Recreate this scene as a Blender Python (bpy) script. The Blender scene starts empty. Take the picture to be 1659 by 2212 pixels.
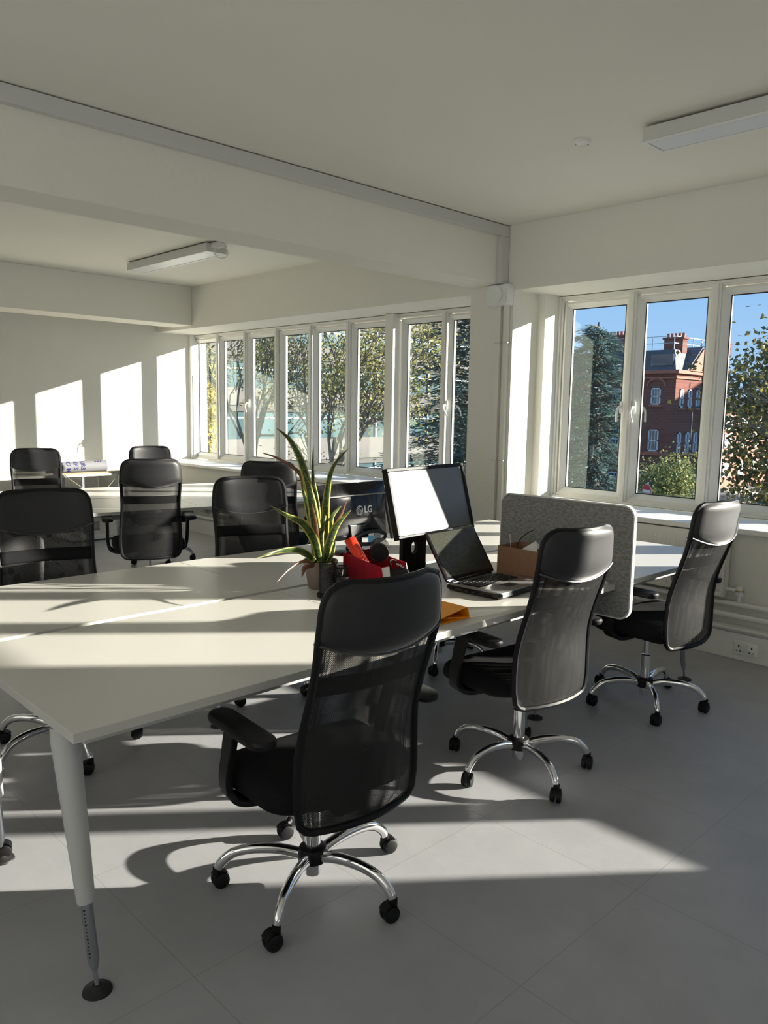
import bpy, bmesh, math, random
from mathutils import Vector, Matrix
from math import sin, cos, pi, radians as rad, sqrt, atan2
random.seed(7)
D = bpy.data; SC = bpy.context.scene; COL = SC.collection

# ------------------------------------------------------------------ camera
EYE = Vector((0, 0, 1.5)); FPX = 1689.66
YAW, PITCH, ROLL = rad(-45.86523), rad(-7.48291), rad(0.97519)
_f = Vector((sin(YAW)*cos(PITCH), cos(YAW)*cos(PITCH), sin(PITCH)))
_r = Vector((cos(YAW), -sin(YAW), 0)); _u = _r.cross(_f)
CR = cos(ROLL)*_r + sin(ROLL)*_u; CU = -sin(ROLL)*_r + cos(ROLL)*_u; CF = _f
cam = D.cameras.new('camera'); cam_o = D.objects.new('camera', cam); COL.objects.link(cam_o)
cam_o.matrix_world = Matrix(((CR.x, CU.x, -CF.x, EYE.x), (CR.y, CU.y, -CF.y, EYE.y), (CR.z, CU.z, -CF.z, EYE.z), (0, 0, 0, 1)))
cam.sensor_fit = 'HORIZONTAL'; cam.sensor_width = 36; cam.lens = 36*FPX/1659
cam.clip_start = 0.05; cam.clip_end = 500
SC.camera = cam_o
def _ray(px, py): return CR*((px-829.5)/FPX) - CU*((py-1106)/FPX) + CF
def atz(px, py, z): d = _ray(px, py); return EYE + d*((z-EYE.z)/d.z)
def aty(px, py, y): d = _ray(px, py); return EYE + d*(y/d.y)
def atx(px, py, x): d = _ray(px, py); return EYE + d*(x/d.x)

# ------------------------------------------------------------------ light
SC.view_settings.view_transform = 'Standard'; SC.view_settings.look = 'None'
SC.view_settings.gamma = 1; SC.view_settings.use_curve_mapping = False
SC.view_settings.exposure = 0.35
SUN_DIR = Vector((1.0, 1.23, 0.412)).normalized()
sun = D.lights.new('sun', 'SUN'); sun.energy = 14.5; sun.color = (1.0, 0.93, 0.82); sun.angle = rad(0.55)
sun_o = D.objects.new('sun', sun); COL.objects.link(sun_o)
sun_o.rotation_euler = SUN_DIR.to_track_quat('Z', 'Y').to_euler(); sun_o.location = (20, 25, 12)
W = D.worlds.new('sky'); SC.world = W; W.use_nodes = True
nt = W.node_tree; nt.nodes.clear()
wo = nt.nodes.new('ShaderNodeOutputWorld'); bg = nt.nodes.new('ShaderNodeBackground')
tc = nt.nodes.new('ShaderNodeTexCoord'); sx = nt.nodes.new('ShaderNodeSeparateXYZ'); cr = nt.nodes.new('ShaderNodeValToRGB')
nt.links.new(tc.outputs['Generated'], sx.inputs[0]); nt.links.new(sx.outputs['Z'], cr.inputs[0])
e = cr.color_ramp.elements
e[0].position = 0.0; e[0].color = (0.38, 0.58, 0.80, 1); e[1].position = 0.30; e[1].color = (0.135, 0.36, 0.78, 1)
nt.links.new(cr.outputs[0], bg.inputs[0]); bg.inputs[1].default_value = 1.0
nt.links.new(bg.outputs[0], wo.inputs[0])
def area(name, loc, direction, sx_, sy_, power, col):
    l = D.lights.new(name, 'AREA'); l.shape = 'RECTANGLE'; l.size = sx_; l.size_y = sy_; l.energy = power; l.color = col
    o = D.objects.new(name, l); COL.objects.link(o); o.location = loc
    o.rotation_euler = Vector(direction).to_track_quat('-Z', 'Z').to_euler(); return o
# added fill lamps out of view; the two walls beside them have no windows
area('fill_left', (-1.2, -3.95, 1.75), (0, 1, 2.0), 7.0, 1.5, 125, (0.93, 0.96, 1.0))
area('fill_front', (7.9, 0.4, 1.75), (-1, 0, 1.6), 7.0, 1.5, 35, (0.93, 0.96, 1.0))

# ------------------------------------------------------------------ materials
def mat(name, col, rough=0.6, metal=0.0, spec=0.5, noise=None, bump=None, var=None, coat=0):
    m = D.materials.new(name); m.use_nodes = True; n = m.node_tree; b = n.nodes['Principled BSDF']
    b.inputs['Base Color'].default_value = (*col, 1); b.inputs['Roughness'].default_value = rough
    b.inputs['Metallic'].default_value = metal; b.inputs['Specular IOR Level'].default_value = spec
    if coat: b.inputs['Coat Weight'].default_value = coat; b.inputs['Coat Roughness'].default_value = 0.05
    tco = n.nodes.new('ShaderNodeTexCoord')
    if var:   # (scale, amount)
        t = n.nodes.new('ShaderNodeTexNoise'); t.inputs['Scale'].default_value = var[0]; t.inputs['Detail'].default_value = 6
        n.links.new(tco.outputs['Object'], t.inputs['Vector'])
        mx = n.nodes.new('ShaderNodeMix'); mx.data_type = 'RGBA'; mx.blend_type = 'MIX'
        c2 = var[2] if len(var) > 2 else tuple(min(1, c*(1-var[1])) for c in col)
        mx.inputs['A'].default_value = (*col, 1); mx.inputs['B'].default_value = (*c2, 1)
        rp = n.nodes.new('ShaderNodeMapRange'); rp.inputs['From Min'].default_value = 0.38; rp.inputs['From Max'].default_value = 0.62
        n.links.new(t.outputs['Fac'], rp.inputs['Value']); n.links.new(rp.outputs[0], mx.inputs['Factor'])
        n.links.new(mx.outputs['Result'], b.inputs['Base Color'])
    if bump:  # (scale, strength, distance)
        t = n.nodes.new('ShaderNodeTexNoise'); t.inputs['Scale'].default_value = bump[0]; t.inputs['Detail'].default_value = 5
        n.links.new(tco.outputs['Object'], t.inputs['Vector'])
        bp = n.nodes.new('ShaderNodeBump'); bp.inputs['Strength'].default_value = bump[1]; bp.inputs['Distance'].default_value = bump[2]
        n.links.new(t.outputs['Fac'], bp.inputs['Height']); n.links.new(bp.outputs[0], b.inputs['Normal'])
    return m
def bsdf(m): return m.node_tree.nodes['Principled BSDF']
M = {}
M['wall'] = mat('wall_paint', (0.80, 0.785, 0.705), 0.75, bump=(28, 0.45, 0.006), var=(1.3, 0.02))
M['ceiling'] = mat('ceiling_paint', (0.83, 0.815, 0.735), 0.8, bump=(2.0, 0.3, 0.012), var=(0.8, 0.03))
M['pvc'] = mat('white_pvc', (0.76, 0.75, 0.69), 0.3)
M['sill'] = mat('white_gloss_paint', (0.82, 0.81, 0.78), 0.35)
M['gasket'] = mat('black_gasket', (0.01, 0.01, 0.012), 0.5)
M['desk'] = mat('white_laminate', (0.62, 0.605, 0.56), 0.38, spec=0.45, bump=(60, 0.03, 0.002))
M['desk_edge'] = mat('white_desk_edging', (0.62, 0.61, 0.57), 0.4)
M['steel_white'] = mat('white_painted_steel', (0.55, 0.55, 0.54), 0.4)
M['steel_grey'] = mat('grey_steel', (0.33, 0.35, 0.38), 0.35, metal=0.7)
M['rubber'] = mat('black_rubber', (0.012, 0.012, 0.013), 0.6)
M['plastic'] = mat('black_plastic', (0.007, 0.007, 0.008), 0.5, spec=0.25, bump=(300, 0.1, 0.001))
M['gloss_black'] = mat('gloss_black_plastic', (0.005, 0.005, 0.006), 0.12, spec=0.25, var=(40, 0, (0.012, 0.012, 0.014)))
M['chrome'] = mat('chrome', (0.82, 0.82, 0.84), 0.07, metal=1.0)
M['leather'] = mat('black_leather', (0.012, 0.012, 0.014), 0.48, spec=0.45, bump=(420, 0.25, 0.001))
bsdf(M['leather']).inputs['Sheen Weight'].default_value = 0.9; bsdf(M['leather']).inputs['Sheen Roughness'].default_value = 0.35
M['piping'] = mat('leather_piping', (0.05, 0.05, 0.052), 0.3, spec=0.8)
M['seat_fabric'] = mat('black_seat_fabric', (0.008, 0.008, 0.009), 0.9, spec=0.2, bump=(500, 0.5, 0.001))
M['red'] = mat('dark_red_plastic', (0.30, 0.008, 0.02), 0.35)
M['orange_red'] = mat('orange_red_plastic', (0.85, 0.045, 0.015), 0.4)
M['orange'] = mat('orange_card', (0.95, 0.36, 0.01), 0.5)
M['green_card'] = mat('green_label', (0.10, 0.45, 0.30), 0.5)
M['card'] = mat('brown_cardboard', (0.30, 0.16, 0.09), 0.8, var=(30, 0.1))
M['paper'] = mat('white_paper', (0.75, 0.75, 0.73), 0.7)
M['pot'] = mat('taupe_pot', (0.235, 0.185, 0.15), 0.55, var=(8, 0.12))
M['soil'] = mat('dark_soil', (0.03, 0.012, 0.01), 0.9, bump=(80, 1, 0.01))
M['blue_ink'] = mat('blue_ink', (0.008, 0.012, 0.12), 0.6); M['banner'] = mat('banner_paper', (0.20, 0.20, 0.21), 0.7); M['pale_string'] = mat('pale_string', (0.25, 0.22, 0.16), 0.8)
M['wood'] = mat('pale_wood', (0.30, 0.24, 0.14), 0.6, var=(12, 0.12))
M['white'] = mat('white_plastic', (0.80, 0.80, 0.78), 0.35)
M['lamp_diffuser'] = mat('lamp_diffuser', (0.72, 0.76, 0.80), 0.3, spec=0.7)
M['lamp_body'] = mat('lamp_body', (0.62, 0.62, 0.58), 0.4)
M['trunking'] = mat('grey_trunking', (0.60, 0.60, 0.58), 0.4)
M['radiator'] = mat('cream_radiator', (0.76, 0.74, 0.68), 0.35)
M['brass'] = mat('brass', (0.6, 0.45, 0.2), 0.3, metal=1)
M['screen_black'] = mat('laptop_screen', (0.022, 0.023, 0.015), 0.22, var=(160, 0, (0.034, 0.035, 0.024)))
M['silver'] = mat('silver_plastic', (0.22, 0.22, 0.22), 0.18, coat=0.6)
M['label_blue'] = mat('blue_label', (0.10, 0.45, 0.75), 0.5)
M['label_grey'] = mat('grey_label', (0.30, 0.31, 0.33), 0.5)
M['spout'] = mat('light_grey_print', (0.9, 0.9, 0.92), 0.4)
M['clear'] = mat('clear_film', (0.75, 0.75, 0.72), 0.15)
M['dark_grey'] = mat('dark_grey_trim', (0.04, 0.045, 0.05), 0.5)

def m_matte_screen():
    m = mat('matte_monitor_screen', (0.10, 0.10, 0.105), 0.42, spec=1.0, var=(6, 0, (0.13, 0.13, 0.135)))
    b = bsdf(m); b.inputs['IOR'].default_value = 1.6
    return m
M['matte_screen'] = m_matte_screen()
def m_felt():
    m = mat('grey_felt', (0.12, 0.12, 0.115), 0.95, spec=0.1, bump=(220, 0.6, 0.003))
    n = m.node_tree; b = bsdf(m); tco = n.nodes.new('ShaderNodeTexCoord')
    mp = n.nodes.new('ShaderNodeMapping'); mp.inputs['Scale'].default_value = (60, 60, 150); mp.inputs['Rotation'].default_value = (0.2, 0.3, 0)
    t = n.nodes.new('ShaderNodeTexNoise'); t.inputs['Scale'].default_value = 1; t.inputs['Detail'].default_value = 4
    r = n.nodes.new('ShaderNodeValToRGB'); r.color_ramp.elements[0].color = (0.17, 0.17, 0.165, 1); r.color_ramp.elements[0].position = 0.3
    r.color_ramp.elements[1].color = (0.34, 0.34, 0.33, 1); r.color_ramp.elements[1].position = 0.72
    n.links.new(tco.outputs['Object'], mp.inputs[0]); n.links.new(mp.outputs[0], t.inputs['Vector']); n.links.new(t.outputs['Fac'], r.inputs[0]); n.links.new(r.outputs[0], b.inputs['Base Color'])
    return m
M['felt'] = m_felt(); M['felt_edge'] = mat('white_divider_edging', (0.72, 0.71, 0.68), 0.5)
def m_glass():
    m = D.materials.new('window_glass'); m.use_nodes = True; n = m.node_tree; n.nodes.clear()
    o = n.nodes.new('ShaderNodeOutputMaterial'); mx = n.nodes.new('ShaderNodeMixShader'); t = n.nodes.new('ShaderNodeBsdfTransparent'); g = n.nodes.new('ShaderNodeBsdfGlossy')
    fr = n.nodes.new('ShaderNodeFresnel'); ge = n.nodes.new('ShaderNodeNewGeometry'); iv = n.nodes.new('ShaderNodeMapRange'); iv.inputs['To Min'].default_value = 1.55; iv.inputs['To Max'].default_value = 1/1.55; n.links.new(ge.outputs['Backfacing'], iv.inputs['Value']); n.links.new(iv.outputs[0], fr.inputs[0])
    t.inputs[0].default_value = (0.94, 0.97, 0.96, 1); g.inputs['Roughness'].default_value = 0.0; g.inputs['Color'].default_value = (0.85, 0.97, 0.92, 1)
    mm = n.nodes.new('ShaderNodeMath'); mm.operation = 'MULTIPLY'; mm.inputs[1].default_value = 1.5; mm.use_clamp = True
    n.links.new(fr.outputs[0], mm.inputs[0]); n.links.new(mm.outputs[0], mx.inputs[0]); n.links.new(t.outputs[0], mx.inputs[1]); n.links.new(g.outputs[0], mx.inputs[2]); n.links.new(mx.outputs[0], o.inputs[0])
    return m
M['glass'] = m_glass()
def m_mesh():
    m = D.materials.new('black_mesh_fabric'); m.use_nodes = True; n = m.node_tree; b = bsdf(m); o = n.nodes['Material Output']
    b.inputs['Base Color'].default_value = (0.020, 0.020, 0.020, 1); b.inputs['Specular IOR Level'].default_value = 0.35; b.inputs['Roughness'].default_value = 0.5
    tco = n.nodes.new('ShaderNodeTexCoord'); s = n.nodes.new('ShaderNodeSeparateXYZ'); n.links.new(tco.outputs['Object'], s.inputs[0])
    def wave(out, k, off):
        a = n.nodes.new('ShaderNodeMath'); a.operation = 'MULTIPLY_ADD'; a.inputs[1].default_value = k; a.inputs[2].default_value = off; n.links.new(out, a.inputs[0])
        w = n.nodes.new('ShaderNodeMath'); w.operation = 'SINE'; n.links.new(a.outputs[0], w.inputs[0]); return w.outputs[0]
    # staggered holes, 4.4 mm pitch
    w1 = wave(s.outputs['Y'], 2*pi/0.0044, 0); w2 = wave(s.outputs['Z'], 2*pi/0.0044, 0)
    p = n.nodes.new('ShaderNodeMath'); p.operation = 'MULTIPLY'; n.links.new(w1, p.inputs[0]); n.links.new(w2, p.inputs[1])
    c = n.nodes.new('ShaderNodeMath'); c.operation = 'LESS_THAN'; c.inputs[1].default_value = 0.24; n.links.new(p.outputs[0], c.inputs[0])
    t = n.nodes.new('ShaderNodeBsdfTransparent'); mx = n.nodes.new('ShaderNodeMixShader')
    n.links.new(c.outputs[0], mx.inputs[0]); n.links.new(t.outputs[0], mx.inputs[1]); n.links.new(b.outputs[0], mx.inputs[2]); n.links.new(mx.outputs[0], o.inputs[0])
    return m
M['mesh'] = m_mesh()
def m_wiremesh():
    m = D.materials.new('black_wire_mesh'); m.use_nodes = True; n = m.node_tree; b = bsdf(m); o = n.nodes['Material Output']
    b.inputs['Base Color'].default_value = (0.012, 0.012, 0.012, 1); b.inputs['Roughness'].default_value = 0.35; b.inputs['Metallic'].default_value = 0.3
    tco = n.nodes.new('ShaderNodeTexCoord'); v = n.nodes.new('ShaderNodeTexVoronoi'); v.inputs['Scale'].default_value = 420; n.links.new(tco.outputs['Object'], v.inputs['Vector'])
    c = n.nodes.new('ShaderNodeMath'); c.operation = 'GREATER_THAN'; c.inputs[1].default_value = 0.42; n.links.new(v.outputs['Distance'], c.inputs[0])
    t = n.nodes.new('ShaderNodeBsdfTransparent'); mx = n.nodes.new('ShaderNodeMixShader')
    n.links.new(c.outputs[0], mx.inputs[0]); n.links.new(t.outputs[0], mx.inputs[1]); n.links.new(b.outputs[0], mx.inputs[2]); n.links.new(mx.outputs[0], o.inputs[0])
    return m
M['wiremesh'] = m_wiremesh()
def m_floor():
    m = mat('grey_vinyl_tiles', (0.25, 0.245, 0.24), 0.42, spec=0.4, bump=(35, 0.12, 0.003))
    n = m.node_tree; b = bsdf(m); tco = n.nodes.new('ShaderNodeTexCoord')
    mp = n.nodes.new('ShaderNodeMapping'); mp.inputs['Location'].default_value = (2.305+0.61*4, -0.973+0.61*8, 0); n.links.new(tco.outputs['Object'], mp.inputs[0])
    s = n.nodes.new('ShaderNodeSeparateXYZ'); n.links.new(mp.outputs[0], s.inputs[0])
    def joint(out):
        a = n.nodes.new('ShaderNodeMath'); a.operation = 'PINGPONG'; a.inputs[1].default_value = 0.305; n.links.new(out, a.inputs[0])
        c = n.nodes.new('ShaderNodeMath'); c.operation = 'LESS_THAN'; c.inputs[1].default_value = 0.0014; n.links.new(a.outputs[0], c.inputs[0]); return c.outputs[0]
    mxm = n.nodes.new('ShaderNodeMath'); mxm.operation = 'MAXIMUM'; n.links.new(joint(s.outputs['X']), mxm.inputs[0]); n.links.new(joint(s.outputs['Y']), mxm.inputs[1])
    t = n.nodes.new('ShaderNodeTexNoise'); t.inputs['Scale'].default_value = 3.0; t.inputs['Detail'].default_value = 9; t.inputs['Roughness'].default_value = 0.65; n.links.new(tco.outputs['Object'], t.inputs['Vector'])
    r = n.nodes.new('ShaderNodeValToRGB'); r.color_ramp.elements[0].position = 0.3; r.color_ramp.elements[0].color = (0.345, 0.345, 0.36, 1); r.color_ramp.elements[1].position = 0.7; r.color_ramp.elements[1].color = (0.415, 0.415, 0.43, 1)
    n.links.new(t.outputs['Fac'], r.inputs[0])
    mx = n.nodes.new('ShaderNodeMix'); mx.data_type = 'RGBA'; mx.inputs['B'].default_value = (0.30, 0.295, 0.285, 1)
    n.links.new(mxm.outputs[0], mx.inputs['Factor']); n.links.new(r.outputs[0], mx.inputs['A']); n.links.new(mx.outputs['Result'], b.inputs['Base Color'])
    return m
M['floor'] = m_floor()
def m_brick(name, c1, c2, mortar, scale):
    m = mat(name, c1, 0.9, spec=0.2); n = m.node_tree; b = bsdf(m); tco = n.nodes.new('ShaderNodeTexCoord')
    mp = n.nodes.new('ShaderNodeMapping'); mp.inputs['Rotation'].default_value = (pi/2, 0, 0)
    t = n.nodes.new('ShaderNodeTexBrick'); t.inputs['Scale'].default_value = scale; t.inputs['Color1'].default_value = (*c1, 1); t.inputs['Color2'].default_value = (*c2, 1); t.inputs['Mortar'].default_value = (*mortar, 1)
    n.links.new(tco.outputs['Object'], mp.inputs[0]); n.links.new(mp.outputs[0], t.inputs['Vector']); n.links.new(t.outputs['Color'], b.inputs['Base Color'])
    return m
M['brick'] = m_brick('red_brick', (0.25, 0.085, 0.06), (0.19, 0.065, 0.05), (0.20, 0.13, 0.11), 1.6)
M['terracotta'] = mat('terracotta_stone', (0.46, 0.16, 0.10), 0.8, var=(3, 0.15))
M['slate'] = mat('slate_roof', (0.10, 0.105, 0.115), 0.7, var=(5, 0.25))
M['ext_white'] = mat('exterior_white_paint', (0.72, 0.73, 0.72), 0.6)
M['ext_glass'] = mat('dark_window_glass', (0.05, 0.08, 0.11), 0.08, spec=0.9)
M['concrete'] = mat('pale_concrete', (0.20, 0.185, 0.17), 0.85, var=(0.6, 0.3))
M['concrete_dark'] = mat('brown_concrete_trim', (0.10, 0.095, 0.09), 0.85)  # darker concrete of the office core and lintels
M['teal_glass'] = mat('teal_glazing', (0.085, 0.16, 0.175), 0.2, spec=0.5, var=(0.5, 0.5))
M['asphalt'] = mat('asphalt', (0.13, 0.135, 0.15), 0.85, var=(0.7, 0.2))
M['pavement'] = mat('pavement', (0.30, 0.28, 0.26), 0.85, var=(0.9, 0.25))
M['road_paint'] = mat('cream_road_paint', (0.62, 0.56, 0.42), 0.8)
M['bark'] = mat('grey_bark', (0.17, 0.14, 0.11), 0.9, var=(4, 0.3))
M['sign_red'] = mat('sign_red', (0.62, 0.02, 0.05), 0.5)
M['sign_white'] = mat('sign_white', (0.8, 0.8, 0.8), 0.5)
M['car_paint'] = mat('dark_blue_car_paint', (0.03, 0.05, 0.10), 0.2, coat=0.7)
M['galv'] = mat('galvanised_steel', (0.50, 0.52, 0.54), 0.45, metal=0.3)
def m_leaf(name, cols, scale):
    m = D.materials.new(name); m.use_nodes = True; n = m.node_tree; b = bsdf(m); b.inputs['Roughness'].default_value = 0.6; b.inputs['Specular IOR Level'].default_value = 0.25
    tco = n.nodes.new('ShaderNodeTexCoord'); t = n.nodes.new('ShaderNodeTexNoise'); t.inputs['Scale'].default_value = scale; t.inputs['Detail'].default_value = 1
    r = n.nodes.new('ShaderNodeValToRGB'); r.color_ramp.interpolation = 'CONSTANT'
    k = len(cols); pos = [0.0]+[0.36+0.28*i/(k-1) for i in range(1, k)]
    r.color_ramp.elements[0].color = (*cols[0], 1); r.color_ramp.elements[1].position = pos[1]; r.color_ramp.elements[1].color = (*cols[1], 1)
    for i in range(2, k): el = r.color_ramp.elements.new(pos[i]); el.color = (*cols[i], 1)
    n.links.new(tco.outputs['Object'], t.inputs['Vector']); n.links.new(t.outputs['Fac'], r.inputs[0]); n.links.new(r.outputs[0], b.inputs['Base Color'])
    tr = n.nodes.new('ShaderNodeBsdfTranslucent'); n.links.new(r.outputs[0], tr.inputs[0]); mx = n.nodes.new('ShaderNodeMixShader'); mx.inputs[0].default_value = 0.3
    o = n.nodes['Material Output']; n.links.new(b.outputs[0], mx.inputs[1]); n.links.new(tr.outputs[0], mx.inputs[2]); n.links.new(mx.outputs[0], o.inputs[0])
    return m
M['leaf_cedar'] = m_leaf('cedar_needles', [(0.08, 0.135, 0.13), (0.12, 0.19, 0.175), (0.17, 0.25, 0.22)], 6)
M['leaf_autumn'] = m_leaf('autumn_leaves', [(0.13, 0.13, 0.04), (0.28, 0.26, 0.07), (0.55, 0.48, 0.13), (0.19, 0.16, 0.08)], 9)
M['leaf_brown'] = m_leaf('turning_leaves', [(0.06, 0.07, 0.03), (0.11, 0.11, 0.04), (0.40, 0.30, 0.06), (0.05, 0.06, 0.04)], 7)
M['leaf_yellow'] = m_leaf('yellow_leaves', [(0.60, 0.50, 0.10), (0.75, 0.62, 0.16), (0.45, 0.42, 0.12)], 9)
M['leaf_shrub'] = m_leaf('shrub_leaves', [(0.10, 0.14, 0.05), (0.22, 0.26, 0.09), (0.45, 0.42, 0.16), (0.13, 0.15, 0.06)], 5)
def m_snake(name, a, b_, edge):
    m = D.materials.new(name); m.use_nodes = True; n = m.node_tree; b = bsdf(m); b.inputs['Roughness'].default_value = 0.35
    uv = n.nodes.new('ShaderNodeUVMap'); s = n.nodes.new('ShaderNodeSeparateXYZ'); n.links.new(uv.outputs[0], s.inputs[0])
    tco = n.nodes.new('ShaderNodeTexCoord'); t = n.nodes.new('ShaderNodeTexNoise'); t.inputs['Scale'].default_value = 1.0
    mp = n.nodes.new('ShaderNodeMapping'); mp.inputs['Scale'].default_value = (25, 25, 140); n.links.new(tco.outputs['Object'], mp.inputs[0]); n.links.new(mp.outputs[0], t.inputs['Vector'])
    r = n.nodes.new('ShaderNodeValToRGB'); r.color_ramp.elements[0].position = 0.45; r.color_ramp.elements[0].color = (*a, 1); r.color_ramp.elements[1].position = 0.6; r.color_ramp.elements[1].color = (*b_, 1)
    n.links.new(t.outputs['Fac'], r.inputs[0])
    pp = n.nodes.new('ShaderNodeMath'); pp.operation = 'SUBTRACT'; pp.inputs[1].default_value = 0.5; n.links.new(s.outputs['X'], pp.inputs[0])
    ab = n.nodes.new('ShaderNodeMath'); ab.operation = 'ABSOLUTE'; n.links.new(pp.outputs[0], ab.inputs[0])
    gt = n.nodes.new('ShaderNodeMath'); gt.operation = 'GREATER_THAN'; gt.inputs[1].default_value = 0.34; n.links.new(ab.outputs[0], gt.inputs[0])
    mx = n.nodes.new('ShaderNodeMix'); mx.data_type = 'RGBA'; mx.inputs['B'].default_value = (*edge, 1); n.links.new(gt.outputs[0], mx.inputs['Factor']); n.links.new(r.outputs[0], mx.inputs['A'])
    n.links.new(mx.outputs['Result'], b.inputs['Base Color'])
    tr = n.nodes.new('ShaderNodeBsdfTranslucent'); n.links.new(mx.outputs['Result'], tr.inputs[0]); ms = n.nodes.new('ShaderNodeMixShader'); ms.inputs[0].default_value = 0.3
    o = n.nodes['Material Output']; n.links.new(b.outputs[0], ms.inputs[1]); n.links.new(tr.outputs[0], ms.inputs[2]); n.links.new(ms.outputs[0], o.inputs[0])
    return m
M['snake'] = m_snake('snake_plant_leaf', (0.035, 0.075, 0.02), (0.11, 0.16, 0.05), (0.50, 0.45, 0.10))
M['snake_dry'] = m_snake('dried_leaf', (0.20, 0.09, 0.04), (0.30, 0.15, 0.07), (0.22, 0.10, 0.05))

# ------------------------------------------------------------------ mesh builder
class MB:
    def __init__(s): s.v = []; s.f = []; s.uv = {}
    def add(s, vs, fs):
        k = len(s.v); s.v += [tuple(p) for p in vs]; s.f += [tuple(i+k for i in f) for f in fs]; return s
    def box(s, x0, x1, y0, y1, z0, z1):
        return s.add([(x0,y0,z0),(x1,y0,z0),(x1,y1,z0),(x0,y1,z0),(x0,y0,z1),(x1,y0,z1),(x1,y1,z1),(x0,y1,z1)],
                     [(0,3,2,1),(4,5,6,7),(0,1,5,4),(1,2,6,5),(2,3,7,6),(3,0,4,7)])
    def obox(s, c, ax, ay, az):   # oriented box: centre and half-axis vectors
        c, ax, ay, az = map(Vector, (c, ax, ay, az))
        vs = [c+ax*i+ay*j+az*k for k in (-1, 1) for (i, j) in ((-1,-1),(1,-1),(1,1),(-1,1))]
        return s.add(vs, [(0,3,2,1),(4,5,6,7),(0,1,5,4),(1,2,6,5),(2,3,7,6),(3,0,4,7)])
    def tube(s, path, rads, n=10, caps=True, flat=1.0):
        path = [Vector(p) for p in path]
        if not hasattr(rads, '__len__'): rads = [rads]*len(path)
        rings = []; up = None
        for i, p in enumerate(path):
            t = (path[min(i+1, len(path)-1)]-path[max(i-1, 0)]).normalized()
            if up is None: up = Vector((0, 0, 1)) if abs(t.z) < 0.9 else Vector((1, 0, 0))
            a = t.cross(up).normalized(); b = a.cross(t).normalized(); up = b
            rings.append([p+a*(cos(2*pi*j/n)*rads[i])+b*(sin(2*pi*j/n)*rads[i]*flat) for j in range(n)])
        vs = [q for r in rings for q in r]; fs = []
        for i in range(len(path)-1):
            for j in range(n): fs.append((i*n+j, i*n+(j+1) % n, (i+1)*n+(j+1) % n, (i+1)*n+j))
        if caps: fs.append(tuple(range(n))[::-1]); fs.append(tuple((len(path)-1)*n+j for j in range(n)))
        return s.add(vs, fs)
    def sweep(s, path, side, w, h):   # rectangular section, w along side, h across
        path = [Vector(p) for p in path]; side = Vector(side).normalized()
        if not hasattr(w, '__len__'): w = [w]*len(path)
        if not hasattr(h, '__len__'): h = [h]*len(path)
        vs = []; fs = []
        for i, p in enumerate(path):
            t = (path[min(i+1, len(path)-1)]-path[max(i-1, 0)]).normalized(); nrm = t.cross(side).normalized()
            for (a, b) in ((-1,-1),(1,-1),(1,1),(-1,1)): vs.append(p+side*(a*w[i]/2)+nrm*(b*h[i]/2))
        for i in range(len(path)-1):
            for j in range(4): fs.append((i*4+j, i*4+(j+1) % 4, (i+1)*4+(j+1) % 4, (i+1)*4+j))
        fs.append((3,2,1,0)); k = (len(path)-1)*4; fs.append((k,k+1,k+2,k+3))
        return s.add(vs, fs)
    def lathe(s, prof, n=24, c=(0,0,0), axis='z', cap=True):
        vs = []; fs = []
        for (r, z) in prof:
            for j in range(n):
                a = 2*pi*j/n; q = (r*cos(a), r*sin(a), z)
                if axis == 'y': q = (q[0], q[2], q[1])
                if axis == 'x': q = (q[2], q[0], q[1])
                vs.append((q[0]+c[0], q[1]+c[1], q[2]+c[2]))
        for i in range(len(prof)-1):
            for j in range(n): fs.append((i*n+j, i*n+(j+1) % n, (i+1)*n+(j+1) % n, (i+1)*n+j))
        if cap: fs.append(tuple(range(n))[::-1]); fs.append(tuple((len(prof)-1)*n+j for j in range(n)))
        return s.add(vs, fs)
    def layers(s, outline, lay):      # outline(inset) -> list of (x,y); lay = [(z, inset)]
        vs = []; fs = []; n = None
        for z, ins in lay:
            o = outline(ins); n = len(o); vs += [(x, y, z) for x, y in o]
        for i in range(len(lay)-1):
            for j in range(n): fs.append((i*n+j, i*n+(j+1) % n, (i+1)*n+(j+1) % n, (i+1)*n+j))
        fs.append(tuple(range(n))[::-1]); fs.append(tuple((len(lay)-1)*n+j for j in range(n)))
        return s.add(vs, fs)
    def grid(s, P, closed=False):     # P[i][j] points
        n = len(P[0]); vs = [q for r in P for q in r]; fs = []
        for i in range(len(P)-1):
            for j in range(n-1): fs.append((i*n+j, i*n+j+1, (i+1)*n+j+1, (i+1)*n+j))
        return s.add(vs, fs)
    def build(s, name, m, parent=None, smooth=True, bevel=0, solid=0, subsurf=0, ang=40):
        me = D.meshes.new(name); me.from_pydata(s.v, [], s.f); me.validate()
        bm = bmesh.new(); bm.from_mesh(me); bmesh.ops.recalc_face_normals(bm, faces=bm.faces); bm.to_mesh(me); bm.free()
        me.materials.append(m if not isinstance(m, str) else M[m])
        o = D.objects.new(name, me); COL.objects.link(o)
        if parent is not None: o.parent = parent
        if smooth:
            me.polygons.foreach_set('use_smooth', [True]*len(me.polygons))
            me.set_sharp_from_angle(angle=rad(ang))
        if solid: md = o.modifiers.new('solid', 'SOLIDIFY'); md.thickness = solid; md.offset = 0
        if bevel: md = o.modifiers.new('bevel', 'BEVEL'); md.width = bevel; md.segments = 2; md.limit_method = 'ANGLE'; md.angle_limit = rad(35)
        if subsurf: md = o.modifiers.new('sub', 'SUBSURF'); md.levels = subsurf; md.render_levels = subsurf
        return o
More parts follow.
